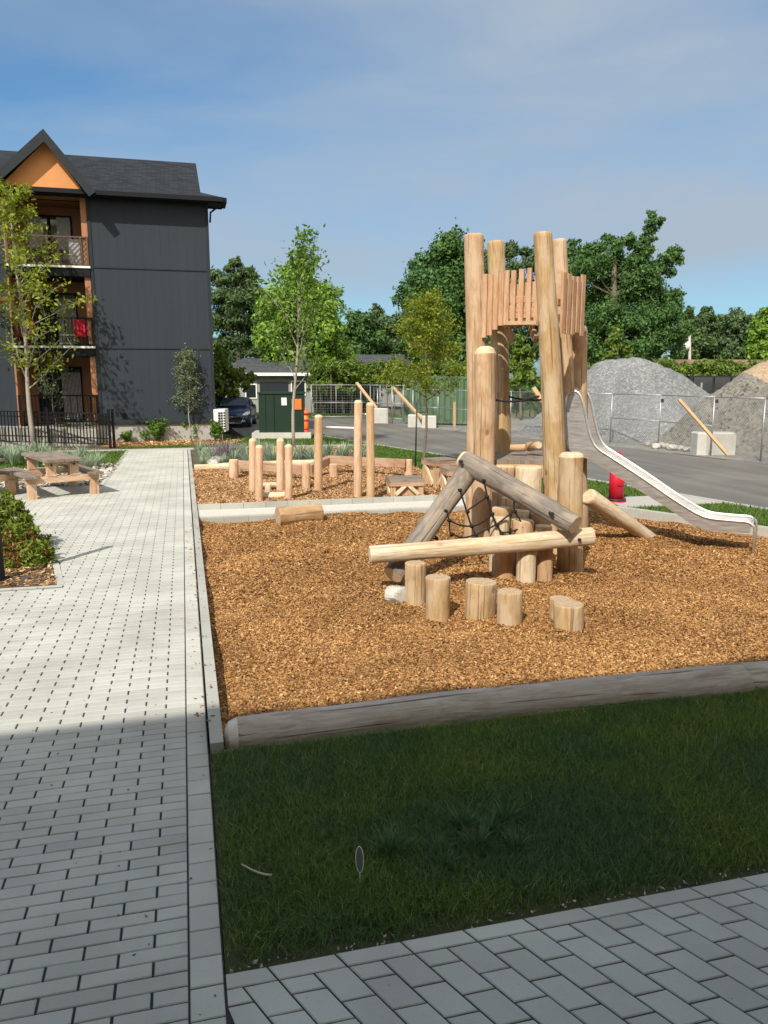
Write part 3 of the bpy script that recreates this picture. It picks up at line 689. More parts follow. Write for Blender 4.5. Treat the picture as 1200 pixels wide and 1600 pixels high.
o = grass('lawn_grass', [(p[0], p[1]) for p in LAWN_RIGHT], 60000, .055, .016, ['grass_lit'], -.03, .6, lambda P: np.where((P[:, 0] > 7.9) & (P[:, 1] > 12.7) & (P[:, 1] < 13.9), 0., 1.)); tag(o, 'sunlit mown grass strip beside the road and behind the pits', 'grass', kind='stuff')
o = grass('lawn_grass', [(p[0], p[1]) for p in LAWN_LEFT], 22000, .06, .018, ['grass_lit'], -.02, .6); tag(o, 'sunlit mown grass left of the paver path before the black fence', 'grass', kind='stuff')
o = grass('lawn_grass', LAWN_HEDGE, 14000, .09, .035, ['grass_lit'], .01, .6); tag(o, 'rough grass beyond the far wire fence below the hedge', 'grass', kind='stuff')

# ---- edging logs of the lawn
def onelog(name, label, cat, p0, p1, r0, r1, mats, seed, group=None, **k):
    b = MB(); b.log(p0, p1, r0, r1, seed, **k); o = b.build(name, mats, loc=Vector(p0)); return tag(o, label, cat, group)
onelog('edging_log', 'long weathered grey log edging the lawn, its pale cut end at the paver path', 'log', (.17, 4.95, -.02), (4.18, 4.90, .02), .135, .15, ['edge_log', 'cut_end', 'bare_wood'], 5, 'logs edging the near lawn', wob=.07, n=40, bev0=.09, bevm=2)
onelog('edging_log', 'weathered grey edging log continuing at the right edge of the photo', 'log', (4.21, 4.90, .015), (8.2, 4.84, .0), .145, .14, ['edge_log', 'cut_end'], 8, 'logs edging the near lawn', wob=.07, n=40)
onelog('edging_log', 'pale barked log lying along the back of the rear play pit behind the balance beams', 'log', (.2, 20.5, .06), (5.7, 20.5, .06), .11, .12, ['pale_log', 'cut_end_pale'], 18)
onelog('rolling_log', 'short brown log lying on its side by the concrete strip', 'log', at(434, 808, 12.82), at(501, 802, 13.15), .168, .172, ['brown_log', 'cut_end'], 11, n=30)

# small things in the lawn
t = thing('lawn_marker', g(562, 1372), 'small oval pale rimmed tag standing in the shaded grass', 'marker')
b = MB(); c = at(562, 1343, g(562, 1372).length*0+3.19); ax_u = Vector((.30, -.12, 0)).normalized()
ring = [c+ax_u*.018*math.cos(a)+Vector((0, .006, .062))*math.sin(a)*1. for a in [2*math.pi*k/24 for k in range(25)]]
b.tube(ring, .0020, 6); b.build('rim', 'white_plastic', t)
b = MB(); b.poly([p-Vector((0, .001, 0)) for p in ring[:-1]]); b.poly([p+Vector((0, .002, 0)) for p in ring[:-1]][::-1]); b.build('disc', 'marker_disc', t)
b = MB(); b.tube([c-Vector((0, .006, .06)), g(562, 1376)-Vector((0, 0, .03))], .003, 6); b.build('stake', 'white_plastic', t)
b = MB(); p = [g(377+48*k/8, 1350+14*math.sin(k/8*1.7)+4*k/8, .05-.004*k) for k in range(9)]; b.tube(p, .003, 6, r1=.0075); tag(b.build('twig', 'seed', loc=p[0]), 'curved pale dry twig lying in the shaded grass', 'twig')

# ============================================================ BUILDING BEHIND THE CAMERA (casts the shade)
t = thing('apartment_building', (0, -8, 0), 'dark grey apartment building the path leads out of, behind the viewer', 'building')
EV = 5.42; HB = 9.0; VB = EV-SHV*HB
b = MB(); b.prism([(-22, VB-.6), (26, VB-.6), (26, VB-13), (-22, VB-13)], -.3, HB-.3); b.build('wall', 'grey_siding', t)
b = MB(); b.prism([(-22.6, VB), (26.6, VB), (26.6, VB-13.6), (-22.6, VB-13.6)], HB-.3, HB); b.build('roof', 'dark_fascia', t)
for k in range(9):
    for l in range(3):
        b = MB(); b.box((-19+5*k, VB-.59, 1.6+2.8*l), (1.8, .08, 1.5)); f = b.build('window', 'white_paint', t)
        b = MB(); b.box((-19+5*k, VB-.55, 1.6+2.8*l), (1.6, .04, 1.3)); b.build('pane', 'window_dark', f)

# ============================================================ GREY APARTMENT BUILDING
V0 = 30.6
t = thing('apartment_building', (-3, V0+5, 0), 'three storey dark grey apartment building with orange balcony recess and gable', 'building')
RU, LU, RC = 1.18, -3.05, -5.85
b = MB(); b.prism([(LU, V0), (RU, V0), (RU, V0+11), (LU, V0+11)], .66, 8.75)
b.prism([(-16, V0), (RC, V0), (RC, V0+11), (-16, V0+11)], .66, 8.75)
b.build('wall', 'grey_siding', t)
b = MB(); b.prism([(LU-.02, V0+.04), (RU-.04, V0+.04), (RU-.04, V0+10.9), (LU-.02, V0+10.9)], -.2, .66)
b.prism([(-15.9, V0+.04), (RC+.02, V0+.04), (RC+.02, V0+10.9), (-15.9, V0+10.9)], -.2, .66)
b.prism([(RC+.02, V0+.06), (LU-.02, V0+.06), (LU-.02, V0+2), (RC+.02, V0+2)], -.2, .60)
b.build('foundation', 'foundation', t)
b = MB()
for z in (3.47, 6.33):
    b.box(((LU+RU)/2, V0-.012, z), (RU-LU+.02, .03, .04)); b.box(((RC-16)/2, V0-.012, z), (abs(RC+16), .03, .04))
b.box((RU-.05, V0-.014, 4.7), (.11, .034, 8.05)); b.box((LU+.05, V0-.014, 4.7), (.11, .034, 8.05)); b.box(((LU+RU)/2, V0-.015, .70), (RU-LU, .036, .09))
b.box(((LU+RU)/2, V0-.013, 8.66), (RU-LU, .03, .12))
b.build('trim', 'grey_trim', t)
BV = V0+1.9
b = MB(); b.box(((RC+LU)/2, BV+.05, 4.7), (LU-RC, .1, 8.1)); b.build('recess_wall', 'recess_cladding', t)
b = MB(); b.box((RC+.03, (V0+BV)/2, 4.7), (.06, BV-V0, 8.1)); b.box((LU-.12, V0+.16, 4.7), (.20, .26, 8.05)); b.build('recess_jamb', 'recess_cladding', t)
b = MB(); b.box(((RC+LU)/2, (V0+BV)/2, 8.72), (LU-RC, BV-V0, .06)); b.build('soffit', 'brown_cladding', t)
def lattice(mb, u0, u1, z0, z1, v, s=.11, r=.011):
    L = z1-z0
    for sg in (1, -1):
        k = u0-L
        while k < u1:
            a, c = k, k+L; za, zc = (z0, z1) if sg > 0 else (z1, z0)
            if a < u0: za += (zc-za)*(u0-a)/L; a = u0
            if c > u1: zc = za+(zc-za)*(u1-a)/(c-a) if c > a else zc; c = u1
            if c-a > .01: mb.beam((a, v, za), (c, v, zc), r*2.2, r)
            k += s*1.6
for lev, (zs, style) in enumerate(((6.20, 'lat'), (3.38, 'bar'), (.60, 'bar'))):
    if lev < 2:
        b = MB(); b.box(((RC+LU)/2, V0+.9, zs-.06), (LU-RC-.02, 1.96, .30)); b.build('balcony_floor', 'dark_fascia', t)
        b = MB(); b.box(((RC+LU)/2, V0-.09, zs+.115), (LU-RC+.02, .05, .07)); b.build('balcony_edge', 'white_paint', t)
    zf = zs+.1
    b = MB(); vv = V0-.02
    for z in (zf+1.05, zf+.1): b.box(((RC+LU)/2, vv, z), (LU-RC-.1, .045, .045))
    for u in (RC+.08, (RC+LU)/2, LU-.28, LU-.06): b.box((u, vv, zf+.54), (.06, .06, 1.08))
    if style == 'bar':
        for k in range(22): b.box((RC+.15+k*(LU-RC-.3)/21, vv, zf+.57), (.016, .016, .95))
    rl = b.build('railing', 'black_metal' if style == 'bar' else 'lattice_brown', t)
    if style == 'lat':
        b = MB(); lattice(b, RC+.1, LU-.1, zf+.12, zf+1.03, vv-.03); b.build('lattice', 'lattice_brown', rl)
        b = MB(); b.box((LU-.42, vv+.12, zf+.5), (.55, .02, .95)); b.build('screen', 'curtain', rl)
    # sliding door
    du0, du1 = (RC+.45, LU-.75); hh = 2.1
    b = MB(); b.box(((du0+du1)/2, BV-.02, zf+hh/2), (du1-du0, .08, hh)); fr = b.build('sliding_door', 'dark_fascia', t)
    b = MB()
    for k in range(2): b.box((du0+(du1-du0)*(k+.5)/2, BV-.07, zf+hh/2), ((du1-du0)/2-.12, .03, hh-.14))
    b.build('pane', 'window_dark' , fr)
    b = MB()
    if lev == 0:
        for k in (0, 1): b.box((du0+.30+k*(du1-du0-.6), BV-.095, zf+1.45), (.45, .01, 1.15))
    else:
        for k in range(14): b.box((du0+(du1-du0)*.55+k*.05, BV-.095, zf+1.0), (.03, .01, 1.8))
    b.build('curtain', 'curtain', fr)
# roof: main slope, rake at the right end, low skirt to the eave
EZ, RZ, EVV, RV = 8.86, 11.12, V0-.55, V0+4.0
GU = .92
def slope(mb, pts, L0=None):
    o = Vector(pts[0]); e = (Vector(pts[1])-o).normalized(); nrm = e.cross(Vector(pts[-1])-o).normalized(); f = nrm.cross(e)
    mb.poly(pts, 0, [((Vector(p)-o).dot(e), (Vector(p)-o).dot(f)) for p in pts])
b = MB()
k0 = .10
slope(b, [(-17, EVV, EZ), (1.72, EVV, EZ), (GU, EVV+.75, EZ+.30), (-17, EVV+.75, EZ+.30)])
slope(b, [(-17, EVV+.75, EZ+.30), (GU, EVV+.75, EZ+.30), (GU, RV, RZ), (-17, RV, RZ)])
slope(b, [(1.72, EVV, EZ), (1.72, V0+.55, EZ), (GU, V0+.45, EZ+.30), (GU, EVV+.75, EZ+.30)])
slope(b, [(GU+.02, EVV+.75, EZ), (GU+.02, V0+10.8, EZ), (GU+.02, V0+10.8, EZ+.30), (GU, RV, RZ), (GU+.02, EVV+.75, EZ+.30)])
slope(b, [(GU, V0+10.8, EZ+.3), (-17, V0+10.8, EZ+.3), (-17, RV, RZ), (GU, RV, RZ)])
rf = b.build('roof', 'roof_shingle', t)
b = MB(); b.box(((-17+1.72)/2, EVV-.06, EZ-.09), (18.72, .13, .15)); b.box((1.72+.06, (EVV+V0+.5)/2, EZ-.09), (.13, V0+.6-EVV, .15))
b.tube([(1.60, EVV-.02, EZ-.17), (1.55, EVV+.05, EZ-.30), (1.27, V0-.06, EZ-.45), (1.24, V0-.05, EZ-.8)], .035, 8); b.build('gutter', 'dark_fascia', rf)
b = MB(); b.prism([(-17, EVV), (1.72, EVV), (1.72, V0+.55), (-17, V0+.55)], EZ-.20, EZ-.165); b.build('soffit', 'dark_fascia', t)
# gable
GA = (-4.30, 10.62); GL, GR, GZ = -5.98, -2.88, 8.92
b = MB(); gv = EVV+.02
b.poly([(GL+.2, gv, GZ-.12), (GR-.2, gv, GZ-.12), (GA[0]+.13, gv, GA[1]-.22), (GA[0]+.13-.001, gv, GA[1]-.22)])
gb = b.build('gable', 'orange_cladding', t)
b = MB(); fv = gv-.42
for (u, sg) in ((GL, -1), (GR, 1)):
    P0 = Vector((GA[0]+.13, 0, GA[1])); P1 = Vector((u+sg*.25, 0, GZ-.22)); d = (P1-P0).normalized(); n_ = Vector((d.z, 0, -d.x)); n_ = n_ if n_.z < 0 else -n_
    for (dv0, dv1, th, mat_) in ((fv, fv+3.6, .06, 0),):
        a = [P0, P1, P1+n_*.10, P0+n_*.10]; 
        lo = [Vector((p.x, fv, p.z)) for p in a]; hi = [Vector((p.x, fv+4.2, p.z)) for p in a]
        ii = [b.vert(p) for p in lo]+[b.vert(p) for p in hi]
        for q in ((0, 1, 2, 3), (7, 6, 5, 4), (0, 4, 5, 1), (3, 2, 6, 7), (1, 5, 6, 2)): b.face([ii[x] for x in q])
b.build('gable_roof', 'roof_shingle', t)
b = MB()
for (u, sg) in ((GL, -1), (GR, 1)):
    P0 = Vector((GA[0]+.13, 0, GA[1]+.02)); P1 = Vector((u+sg*.25, 0, GZ-.20)); d = (P1-P0).normalized(); n_ = Vector((d.z, 0, -d.x)); n_ = n_ if n_.z < 0 else -n_
    a = [P0, P1, P1+n_*.27, P0+n_*.36+Vector((0, 0, 0))]
    a[3] = Vector((P0.x, 0, P0.z-.40))
    lo = [Vector((p.x, fv-.035, p.z)) for p in a]; hi = [Vector((p.x, fv-.002, p.z)) for p in a]
    ii = [b.vert(p) for p in lo]+[b.vert(p) for p in hi]
    for q in ((0, 1, 2, 3), (7, 6, 5, 4), (0, 4, 5, 1), (3, 2, 6, 7), (1, 5, 6, 2)): b.face([ii[x] for x in q])
b.build('barge_board', 'grey_trim', gb)
b = MB(); b.box(((GL+GR)/2+.05, gv+.05, GZ-.16), (GR-GL-.1, .12, .10)); b.build('beam', 'brown_cladding', gb)
b = MB(); b.box((fp(194, 655, V0)[0], V0-.05, 1.02), (.15, .1, .15)); q = b.build('outdoor_outlet', 'black_metal', t)
# red chair and small tables on the balconies
def chair(loc, label, mat_='red_fabric'):
    t = thing('patio_chair', loc, label, 'chair', 'chairs on the balconies'); x, y, z = loc
    b = MB(); b.box((x, y, z+.42), (.5, .5, .06)); b.build('seat', mat_, t)
    b = MB(); b.box((x, y+.24, z+.74), (.5, .06, .62), rot=None); b.build('backrest', mat_, t)
    for dx in (-.23, .23):
        for dy in (-.23, .23):
            b = MB(); b.tube([(x+dx, y+dy, z), (x+dx, y+dy, z+.42)], .015, 6); b.build('leg', 'galvanised_light', t)
        b = MB(); b.tube([(x+dx, y-.23, z+.4), (x+dx, y-.23, z+.64), (x+dx, y+.23, z+.66)], .015, 6); b.build('armrest', 'galvanised_light', t)
chair((-3.62, V0+.75, 3.49), 'red fabric chair on the second floor balcony, right side')
chair((-5.50, V0+.9, 3.49), 'red fabric chair on the second floor balcony, left side behind the tree')
def table(loc, label, w_=.5):
    t = thing('side_table', loc, label, 'table'); x, y, z = loc
    b = MB(); b.box((x, y, z+.45), (w_, .4, .03)); b.build('tabletop', 'white_paint', t)
    for dx in (-w_/2+.03, w_/2-.03):
        for dy in (-.16, .16):
            b = MB(); b.tube([(x+dx, y+dy, z), (x+dx, y+dy, z+.44)], .012, 6); b.build('leg', 'galvanised_light', t)
table((-4.02, V0+.45, 3.49), 'small white topped table beside the red balcony chair')
table((-3.65, V0+.7, .61), 'small pale side table on the ground floor patio', .6)

# black fence, left
t = thing('metal_fence', (-2.66, 28.3, 0), 'black metal picket fence in front of the ground floor patio', 'fence')
pts = [Vector((-2.52, 28.2, 0)), Vector((-4.6, 28.9, .05)), Vector((-8.5, 30.0, .15))]
for i, p in enumerate([Vector((-2.40, 28.32, 0))]+pts):
    b = MB(); b.box((p.x, p.y, p.z+.64), (.085, .085, 1.32)); b.box((p.x, p.y, p.z+1.31), (.105, .105, .03)); b.build('post', 'black_metal', t)
for a, c in zip(pts[:-1], pts[1:]):
    b = MB()
    for z in (1.16, 1.0, .32, .12): b.beam(a+Vector((0, 0, z)), c+Vector((0, 0, z)), .035, .035)
    n = int((c-a).length/.115)
    for k in range(1, n):
        p = a+(c-a)*k/n; b.box((p.x, p.y, p.z+.64), (.030, .030, 1.06), math.atan2((c-a).y, (c-a).x))
    b.build('picket_panel', 'black_metal', t)
b = MB(); b.poly([(-8.5, 29.6, .75), (-3.1, 29.5, .55), (-3.1, V0+.0, .55), (-8.5, V0, .75)]); b.poly([(-8.5, 29.6, -.1), (-3.1, 29.5, -.1), (-3.1, 29.5, .55), (-8.5, 29.6, .75)]); b.poly([(-3.1, 29.5, -.1), (-3.1, V0, -.1), (-3.1, V0, .55), (-3.1, 29.5, .55)])
tag(b.build('concrete_ramp', 'foundation', loc=(-5, 29.5, 0)), 'pale concrete ramp wall behind the black picket fence', 'ramp')

# heat pump unit at the corner
t = thing('heat_pump', pt(350, 30.0, 0), 'white slatted heat pump on legs at the corner of the grey building', 'air conditioner')
a = pt(356, 29.6, 0); W = .42
b = MB(); b.box((a.x-.20, a.y+.42, .78), (W, .95, .85), -.2); bd = b.build('casing', 'white_plastic', t)
b = MB()
for k in range(7):
    for l in range(3): b.box((a.x-.20-.10+l*.10-.1*0, a.y-.075, .47+k*.10), (.075, .02, .065), -.2)
b.build('grille', 'drain_dark', bd)
for dx in (-.38, .0):
    b = MB(); b.box((a.x-.2+dx*.45, a.y, .17), (.04, .05, .40)); b.build('leg', 'white_plastic', t)

# ============================================================ LOG TOWER
TW = thing('play_tower', pt(810, 11.2, 0), 'tall tower of upright debarked logs with a crown of cedar pickets', 'play tower')
def post(name, pxt, pyt, pxb, D, r0, r1, mats, seed, parent, bev=.03, zb=-.12, **k):
    top = at(pxt, pyt, D); base = pt(pxb, D, zb); b = MB(); b.log(base, top, r0, r1, seed, bev1=bev, **k); return b.build(name, mats, parent)
TM = ['tan_log', 'cut_end_pale']; GM = ['golden_log', 'cut_end_pale']
post('post', 742, 366, 739, 11.2, .150, .137, TM, 21, TW)
post('post', 755, 541, 758, 10.85, .165, .150, TM, 22, TW, bev=.10)
post('post', 776, 377, 783, 12.3, .150, .135, GM, 23, TW)
post('post', 852, 363, 864, 10.65, .172, .120, GM, 24, TW, wob=.08)
post('post', 874, 374, 884, 12.0, .140, .12, TM, 25, TW)
post('post', 898, 507, 905, 12.1, .180, .155, TM, 26, TW, bev=.11)
def xy(p): return Vector((p.x, p.y, 0))
pA, pE, pC, pD, pG = (xy(pt(741, 11.2, 3)), xy(pt(779, 12.3, 3)), xy(pt(857, 10.65, 3)), xy(pt(877, 12.0, 3)), xy(pt(900, 11.45, 3)))
ZT, ZM = 3.83, 3.30
def pickets(a, c, n, zt, zb, name, off, wd=.085, jit=.03, seed=1):
    rs = random.Random(seed); d = c-a; L = d.length; d.normalize(); nr = Vector((d.y, -d.x, 0))*off
    ang = math.atan2(d.y, d.x); fr = None
    b = MB()
    for z in (zt-.40, zt-.60):
        b = MB(); b.beam(a+nr*.3+Vector((0, 0, z)), c+nr*.3+Vector((0, 0, z)), .05, .09); b.build('rail', 'cedar_board', TW)
    for k in range(n):
        f = (k+.5)/n; p = a+d*L*f+nr; top = zt+rs.uniform(-jit, jit); bot = zb(f)+rs.uniform(-jit, jit)
        b = MB(); b.box((p.x, p.y, (top+bot)/2), (wd*rs.uniform(.9, 1.1), .035, top-bot), ang+rs.uniform(-.05, .05)); k_ = b.build('picket', 'cedar_board', TW)
        uv = k_.data.uv_layers[0].data; o_ = rs.uniform(0, 9)
        for q in uv: q.uv = (q.uv[0]+o_, q.uv[1]+o_)
arch = lambda d0, d1: (lambda f: d1+(d0-d1)*abs(2*f-1)**2.2)
dAC = (pC-pA).normalized()
pickets(pA+dAC*.14, pA+dAC*.54, 5, ZT, lambda f: 2.90+.26*f**.7, 'x', .06, .068, seed=3)
pickets(pA+dAC*.54, pC-dAC*.10, 4, ZT+.02, lambda f: 3.12-.25*max(0, f-.7), 'x', .06, .066, seed=4)
pickets(pA, pE, 9, ZT, arch(2.98, 3.22), 'x', -.10, .095, seed=5)
pickets(pE, pD, 8, ZT-.0, arch(2.98, 3.24), 'x', -.06, .085, seed=6)
pickets(pC+(pG-pC)*.15, pG+(pG-pC)*.02, 5, ZT-.02, lambda f: 3.02, 'x', .10, .105, seed=7)
pickets(pG, pD, 3, ZT-.02, lambda f: 3.0, 'x', .08, .10, seed=8)
b = MB()
for k in range(7):
    f = (k+.5)/7; a = pA+(pE-pA)*f; c = pC+(pD-pC)*f
    b.beam(a+Vector((0, 0, 3.24)), c+Vector((0, 0, 3.24)), .11, .035)
b.build('upper_deck', 'weathered_board', TW)
b = MB()
for (p, q) in ((at(791, 505, 10.9), at(840, 504, 10.55)),): b.beam(p, q, .06, .05)
b.build('brace', 'fresh_board', TW)
# scalloped boards under the arch
b = MB()
for (x, y, dx, dy) in ((790, 509, 801, 530), (837, 530, 829, 509)): b.beam(at(x, y, 11.6), at(dx, dy, 11.9), .05, .12)
b.build('arch_brace', 'cedar_board', TW)
# main deck
DZ = 1.24
ring = [xy(pt(700, 11.5, DZ)), xy(pt(722, 12.4, DZ)), xy(pt(845, 12.6, DZ)), xy(pt(898, 12.2, DZ)), xy(pt(912, 11.5, DZ)), xy(pt(866, 10.75, DZ)), xy(pt(765, 10.75, DZ))]
ring = [xy(pt(746, 12.3, DZ)), xy(pt(845, 12.6, DZ)), xy(pt(892, 12.2, DZ)), xy(pt(905, 11.5, DZ)), xy(pt(858, 10.78, DZ)), xy(pt(762, 10.95, DZ))]
b = MB(); b.prism([(p.x, p.y) for p in ring[::-1]], DZ-.045, DZ); b.build('deck', 'weathered_board', TW)
b = MB()
for i in range(len(ring)): b.beam(ring[i]+Vector((0, 0, DZ-.14)), ring[(i+1) % len(ring)]+Vector((0, 0, DZ-.14)), .05, .18)
b.beam(pt(772, 11.0, 1.10), pt(846, 10.9, 1.10), .10, .22); b.build('beam', 'fresh_board', TW)
b = MB(); b.log(at(799, 699, 11.6), at(822, 699, 11.5), .065, .06, 31, bev1=.02); hl = b.build('log_seat', ['fresh_board', 'cut_end_pale'], TW)
b = MB(); b.log(at(827, 698, 11.7), at(842, 696, 11.4), .075, .065, 32, bev1=.02); b.build('log_seat', ['fresh_board', 'cut_end_pale'], TW)
b = MB(); p0, p1 = at(768, 624, 11.0), at(843, 619, 10.8); b.tube([p0+(p1-p0)*k/10-Vector((0, 0, .05*math.sin(math.pi*k/10))) for k in range(11)], .014, 8); b.build('safety_rope', 'black_rope', TW)
b = MB(); p0, p1 = at(788, 618, 12.2), at(868, 622, 12.0); b.tube([p0+(p1-p0)*k/10-Vector((0, 0, .05*math.sin(math.pi*k/10))) for k in range(11)], .014, 8); b.build('safety_rope', 'black_rope', TW)

# ---- stump stairs up to the deck: (x0, x1, ytop, D)
ST = [(812, 855, 731, 10.25, 'tall stump post just below the tower deck, right of the stair top'), (776, 810, 730, 10.4, 'tall stump post just below the tower deck, left of the stair top'),
      (772, 796, 769, 10.15, 'narrow stump left in the second stair row'), (787, 817, 779, 9.98, 'round stump in the middle of the stair below the two tall ones'),
      (816, 846, 787, 9.85, 'stump right in the second stair row beneath the tallest one'), (772, 804, 795, 9.75, 'square sided stump left in the third stair row'),
      (803, 833, 799, 9.72, 'square sided stump in the middle of the third stair row'), (835, 867, 803, 9.65, 'stump right in the third stair row by the thick foreground post'),
      (805, 841, 815, 9.45, 'stump in the middle of the stair just above the pale rail'), (770, 802, 811, 9.50, 'stump left in the stair just above the pale rail'),
      (840, 868, 823, 9.42, 'stump at right of the stair foot above the pale rail'), (776, 811, 842, 9.20, 'low stump at the stair foot, left one below the pale rail'),
      (812, 843, 861, 9.02, 'small low stump at the stair foot, middle one below the pale rail'), (843, 869, 857, 9.16, 'low stump at the stair foot against the thick post, below the pale rail')]
for i, (x0, x1, y, D, lb) in enumerate(ST):
    c = at((x0+x1)/2, y, D); r = (x1-x0)/2/F*D*1.0; sq = 10 if i in (5, 6, 8, 9) else 22
    c = c+Vector((0, r*.8, 0))
    onelog('step_stump', lb, 'stump', (c.x, c.y, -.15), (c.x, c.y, c.z), r*1.03, r, ['tan_log' if i % 3 else 'pale_log', 'cut_end_pale'], 40+i, 'stump steps climbing to the tower deck', n=sq, bow=.002)

# ---- climbing frame of leaning logs
CF = thing('climbing_frame', pt(760, 9.2, 0), 'climbing frame of leaning grey logs, pale rail log, thick post and rope net', 'climbing frame')
b = MB(); b.log(pt(890, 9.62, -.15), at(893, 707, 9.62), .172, .150, 61, bev1=.05, n=34); b.build('post', GM, CF)
b = MB(); b.log(at(577, 866, 8.62), at(926, 838, 9.16), .100, .108, 62, n=34, wob=.06, bow=.006, bev0=.02); b.build('rail_log', ['pale_log', 'cut_end_pale'], CF)
b = MB(); b.log(at(614, 899, 8.78), at(737, 730, 10.15), .125, .135, 63, n=34, bow=.004, bev0=.015); b.build('leaning_log', ['grey_log', 'cut_end_pale'], CF)
b = MB(); b.log(at(900, 821, 8.90), at(720, 717, 10.15), .122, .142, 64, n=34, wob=.11, bow=.012, bev0=.012, bev1=.07, cap=1); b.build('leaning_log', ['grey_log', 'cut_end_pale'], CF)
net = MB()
def Z4(a, c, D): return at(640+a*.25, 680+c*.25, D)
def rope(pts, r=.0115, D0=9.45, D1=None):
    P = [Z4(a, c, D0+((D1 if D1 else D0)-D0)*k/(len(pts)-1)) for k, (a, c) in enumerate(pts)]
    Q = []
    for i in range(len(P)-1):
        a, c = P[i], P[i+1]; p_ = P[max(0, i-1)]; n_ = P[min(len(P)-1, i+2)]
        for k in range(6):
            t_ = k/6; Q.append(.5*((2*a)+(c-p_)*t_+(2*p_-5*a+4*c-n_)*t_**2+(3*a-p_-3*c+n_)*t_**3))
    Q.append(P[-1]); net.tube(Q, r, 6)
def knot(a, c, D=9.44, r=.022):
    p = Z4(a, c, D); net.tube([p-Vector((r, 0, r*.3)), p, p+Vector((r, 0, -r*.3))], r, 6)
rope([(315, 342), (355, 470), (385, 565), (415, 625), (440, 660)]); rope([(463, 280), (485, 380), (515, 490), (545, 560), (575, 612), (600, 650)])
rope([(655, 388), (655, 470), (690, 530), (712, 575), (735, 602)]); rope([(224, 470), (247, 530), (250, 590), (265, 635)])
rope([(350, 478), (420, 430), (484, 385)]); rope([(247, 530), (310, 560), (390, 568), (460, 540), (517, 490)])
rope([(262, 615), (330, 640), (415, 620), (480, 590), (543, 557), (600, 515), (657, 475)]); rope([(575, 612), (640, 600), (712, 575)])
rope([(118, 602), (150, 612), (140, 640), (178, 650), (150, 625)])
for a, c in ((315, 342), (463, 283), (655, 390), (224, 472), (118, 603), (484, 383), (362, 478), (388, 567), (516, 490), (657, 475), (415, 622), (543, 558), (575, 610), (712, 574), (247, 532), (263, 617)): knot(a, c)
net.build('rope_net', 'black_rope', CF)
b = MB()
for (a, c, D) in ((322, 165, 9.92), (888, 490, 8.93), (1058, 652, 9.03)):
    p = Z4(a, c, D); b.tube([p+Vector((0, -.03, 0)), p+Vector((0, .05, 0))], .020, 10)
b.build('bolt', 'drain_dark', CF)
# rock beside the foot of the leaning log
def rock(name, label, c, s, seed, mat_='rock'):
    rs = np.random.default_rng(seed); V = []; F_ = []; nu, nv = 22, 12; b = MB()
    D_ = unit(rs.normal(0, 1, (9, 3))); A = rs.uniform(.62, .95, 9); idx = []
    for j in range(nv+1):
        for i in range(nu):
            th = math.pi*j/nv; ph = 2*math.pi*i/nu; d = np.array([math.sin(th)*math.cos(ph), math.sin(th)*math.sin(ph), math.cos(th)])
            r = 1.
            for dd, a in zip(D_, A):
                q = d@dd
                if q > .05: r = min(r, a/q)
            r *= 1+.03*math.sin(9*d[0]+4*d[2])*math.cos(7*d[1])
            b.vert((c[0]+d[0]*r*s[0], c[1]+d[1]*r*s[1], c[2]+d[2]*r*s[2]))
    for j in range(nv):
        for i in range(nu):
            b.face((j*nu+i, (j+1)*nu+i, (j+1)*nu+(i+1) % nu, j*nu+(i+1) % nu))
    return tag(b.build(name, mat_, loc=c), label, 'rock')
p = pt(619, 8.25, .02); rock('rock', 'pale rough stone beside the foot of the leaning grey log', p, (.15, .13, .12), 4, 'block_concrete')

# ---- stumps in front
for i, (x0, x1, yt, yb, lb) in enumerate([(632, 665, 876, 943, 'tallest narrow stump standing at the left end of the row, next to the pale stone'), (664, 703, 898, 965, 'second stump from the left in the front row, slightly tilted top'),
        (725, 773, 905, 964, 'widest stump in the middle of the front row'), (775, 815, 920, 975, 'shorter stump just right of the widest one'),
        (856, 890, 931, 968, 'low pale stump half hidden behind the rightmost stump'), (863, 911, 940, 986, 'rightmost front stump, low with a ringed top')]):
    gb_ = g((x0+x1)/2, yb, -.04); cam_d = gb_.x*sn+gb_.y*cs; r = (x1-x0)/2/F*(cam_d+.1)*1.02; D = cam_d+r
    base = pt((x0+x1)/2, D, -.15); zt = at((x0+x1)/2, yt+ (3), D).z
    onelog('stepping_stump', lb, 'stump', base, (base.x+random.uniform(-.01, .01), base.y, zt), r*1.01, r, ['golden_log', 'cut_end'], 80+i, 'stepping stumps in front of the climbing frame', n=30, bow=.003, bev1=.012, wob=.05)

# ramp log behind the thick post
b = MB(); b.log(pt(1016, 11.75, -.08), at(918, 775, 11.1), .100, .128, 71, n=10, wob=.10, bow=.006, bev1=.03); o = b.build('ramp_log', ['pale_log', 'cut_end_pale'], loc=pt(1016, 11.75, 0)); tag(o, 'pale hewn log leaning from the deck to the chips under the slide', 'log')

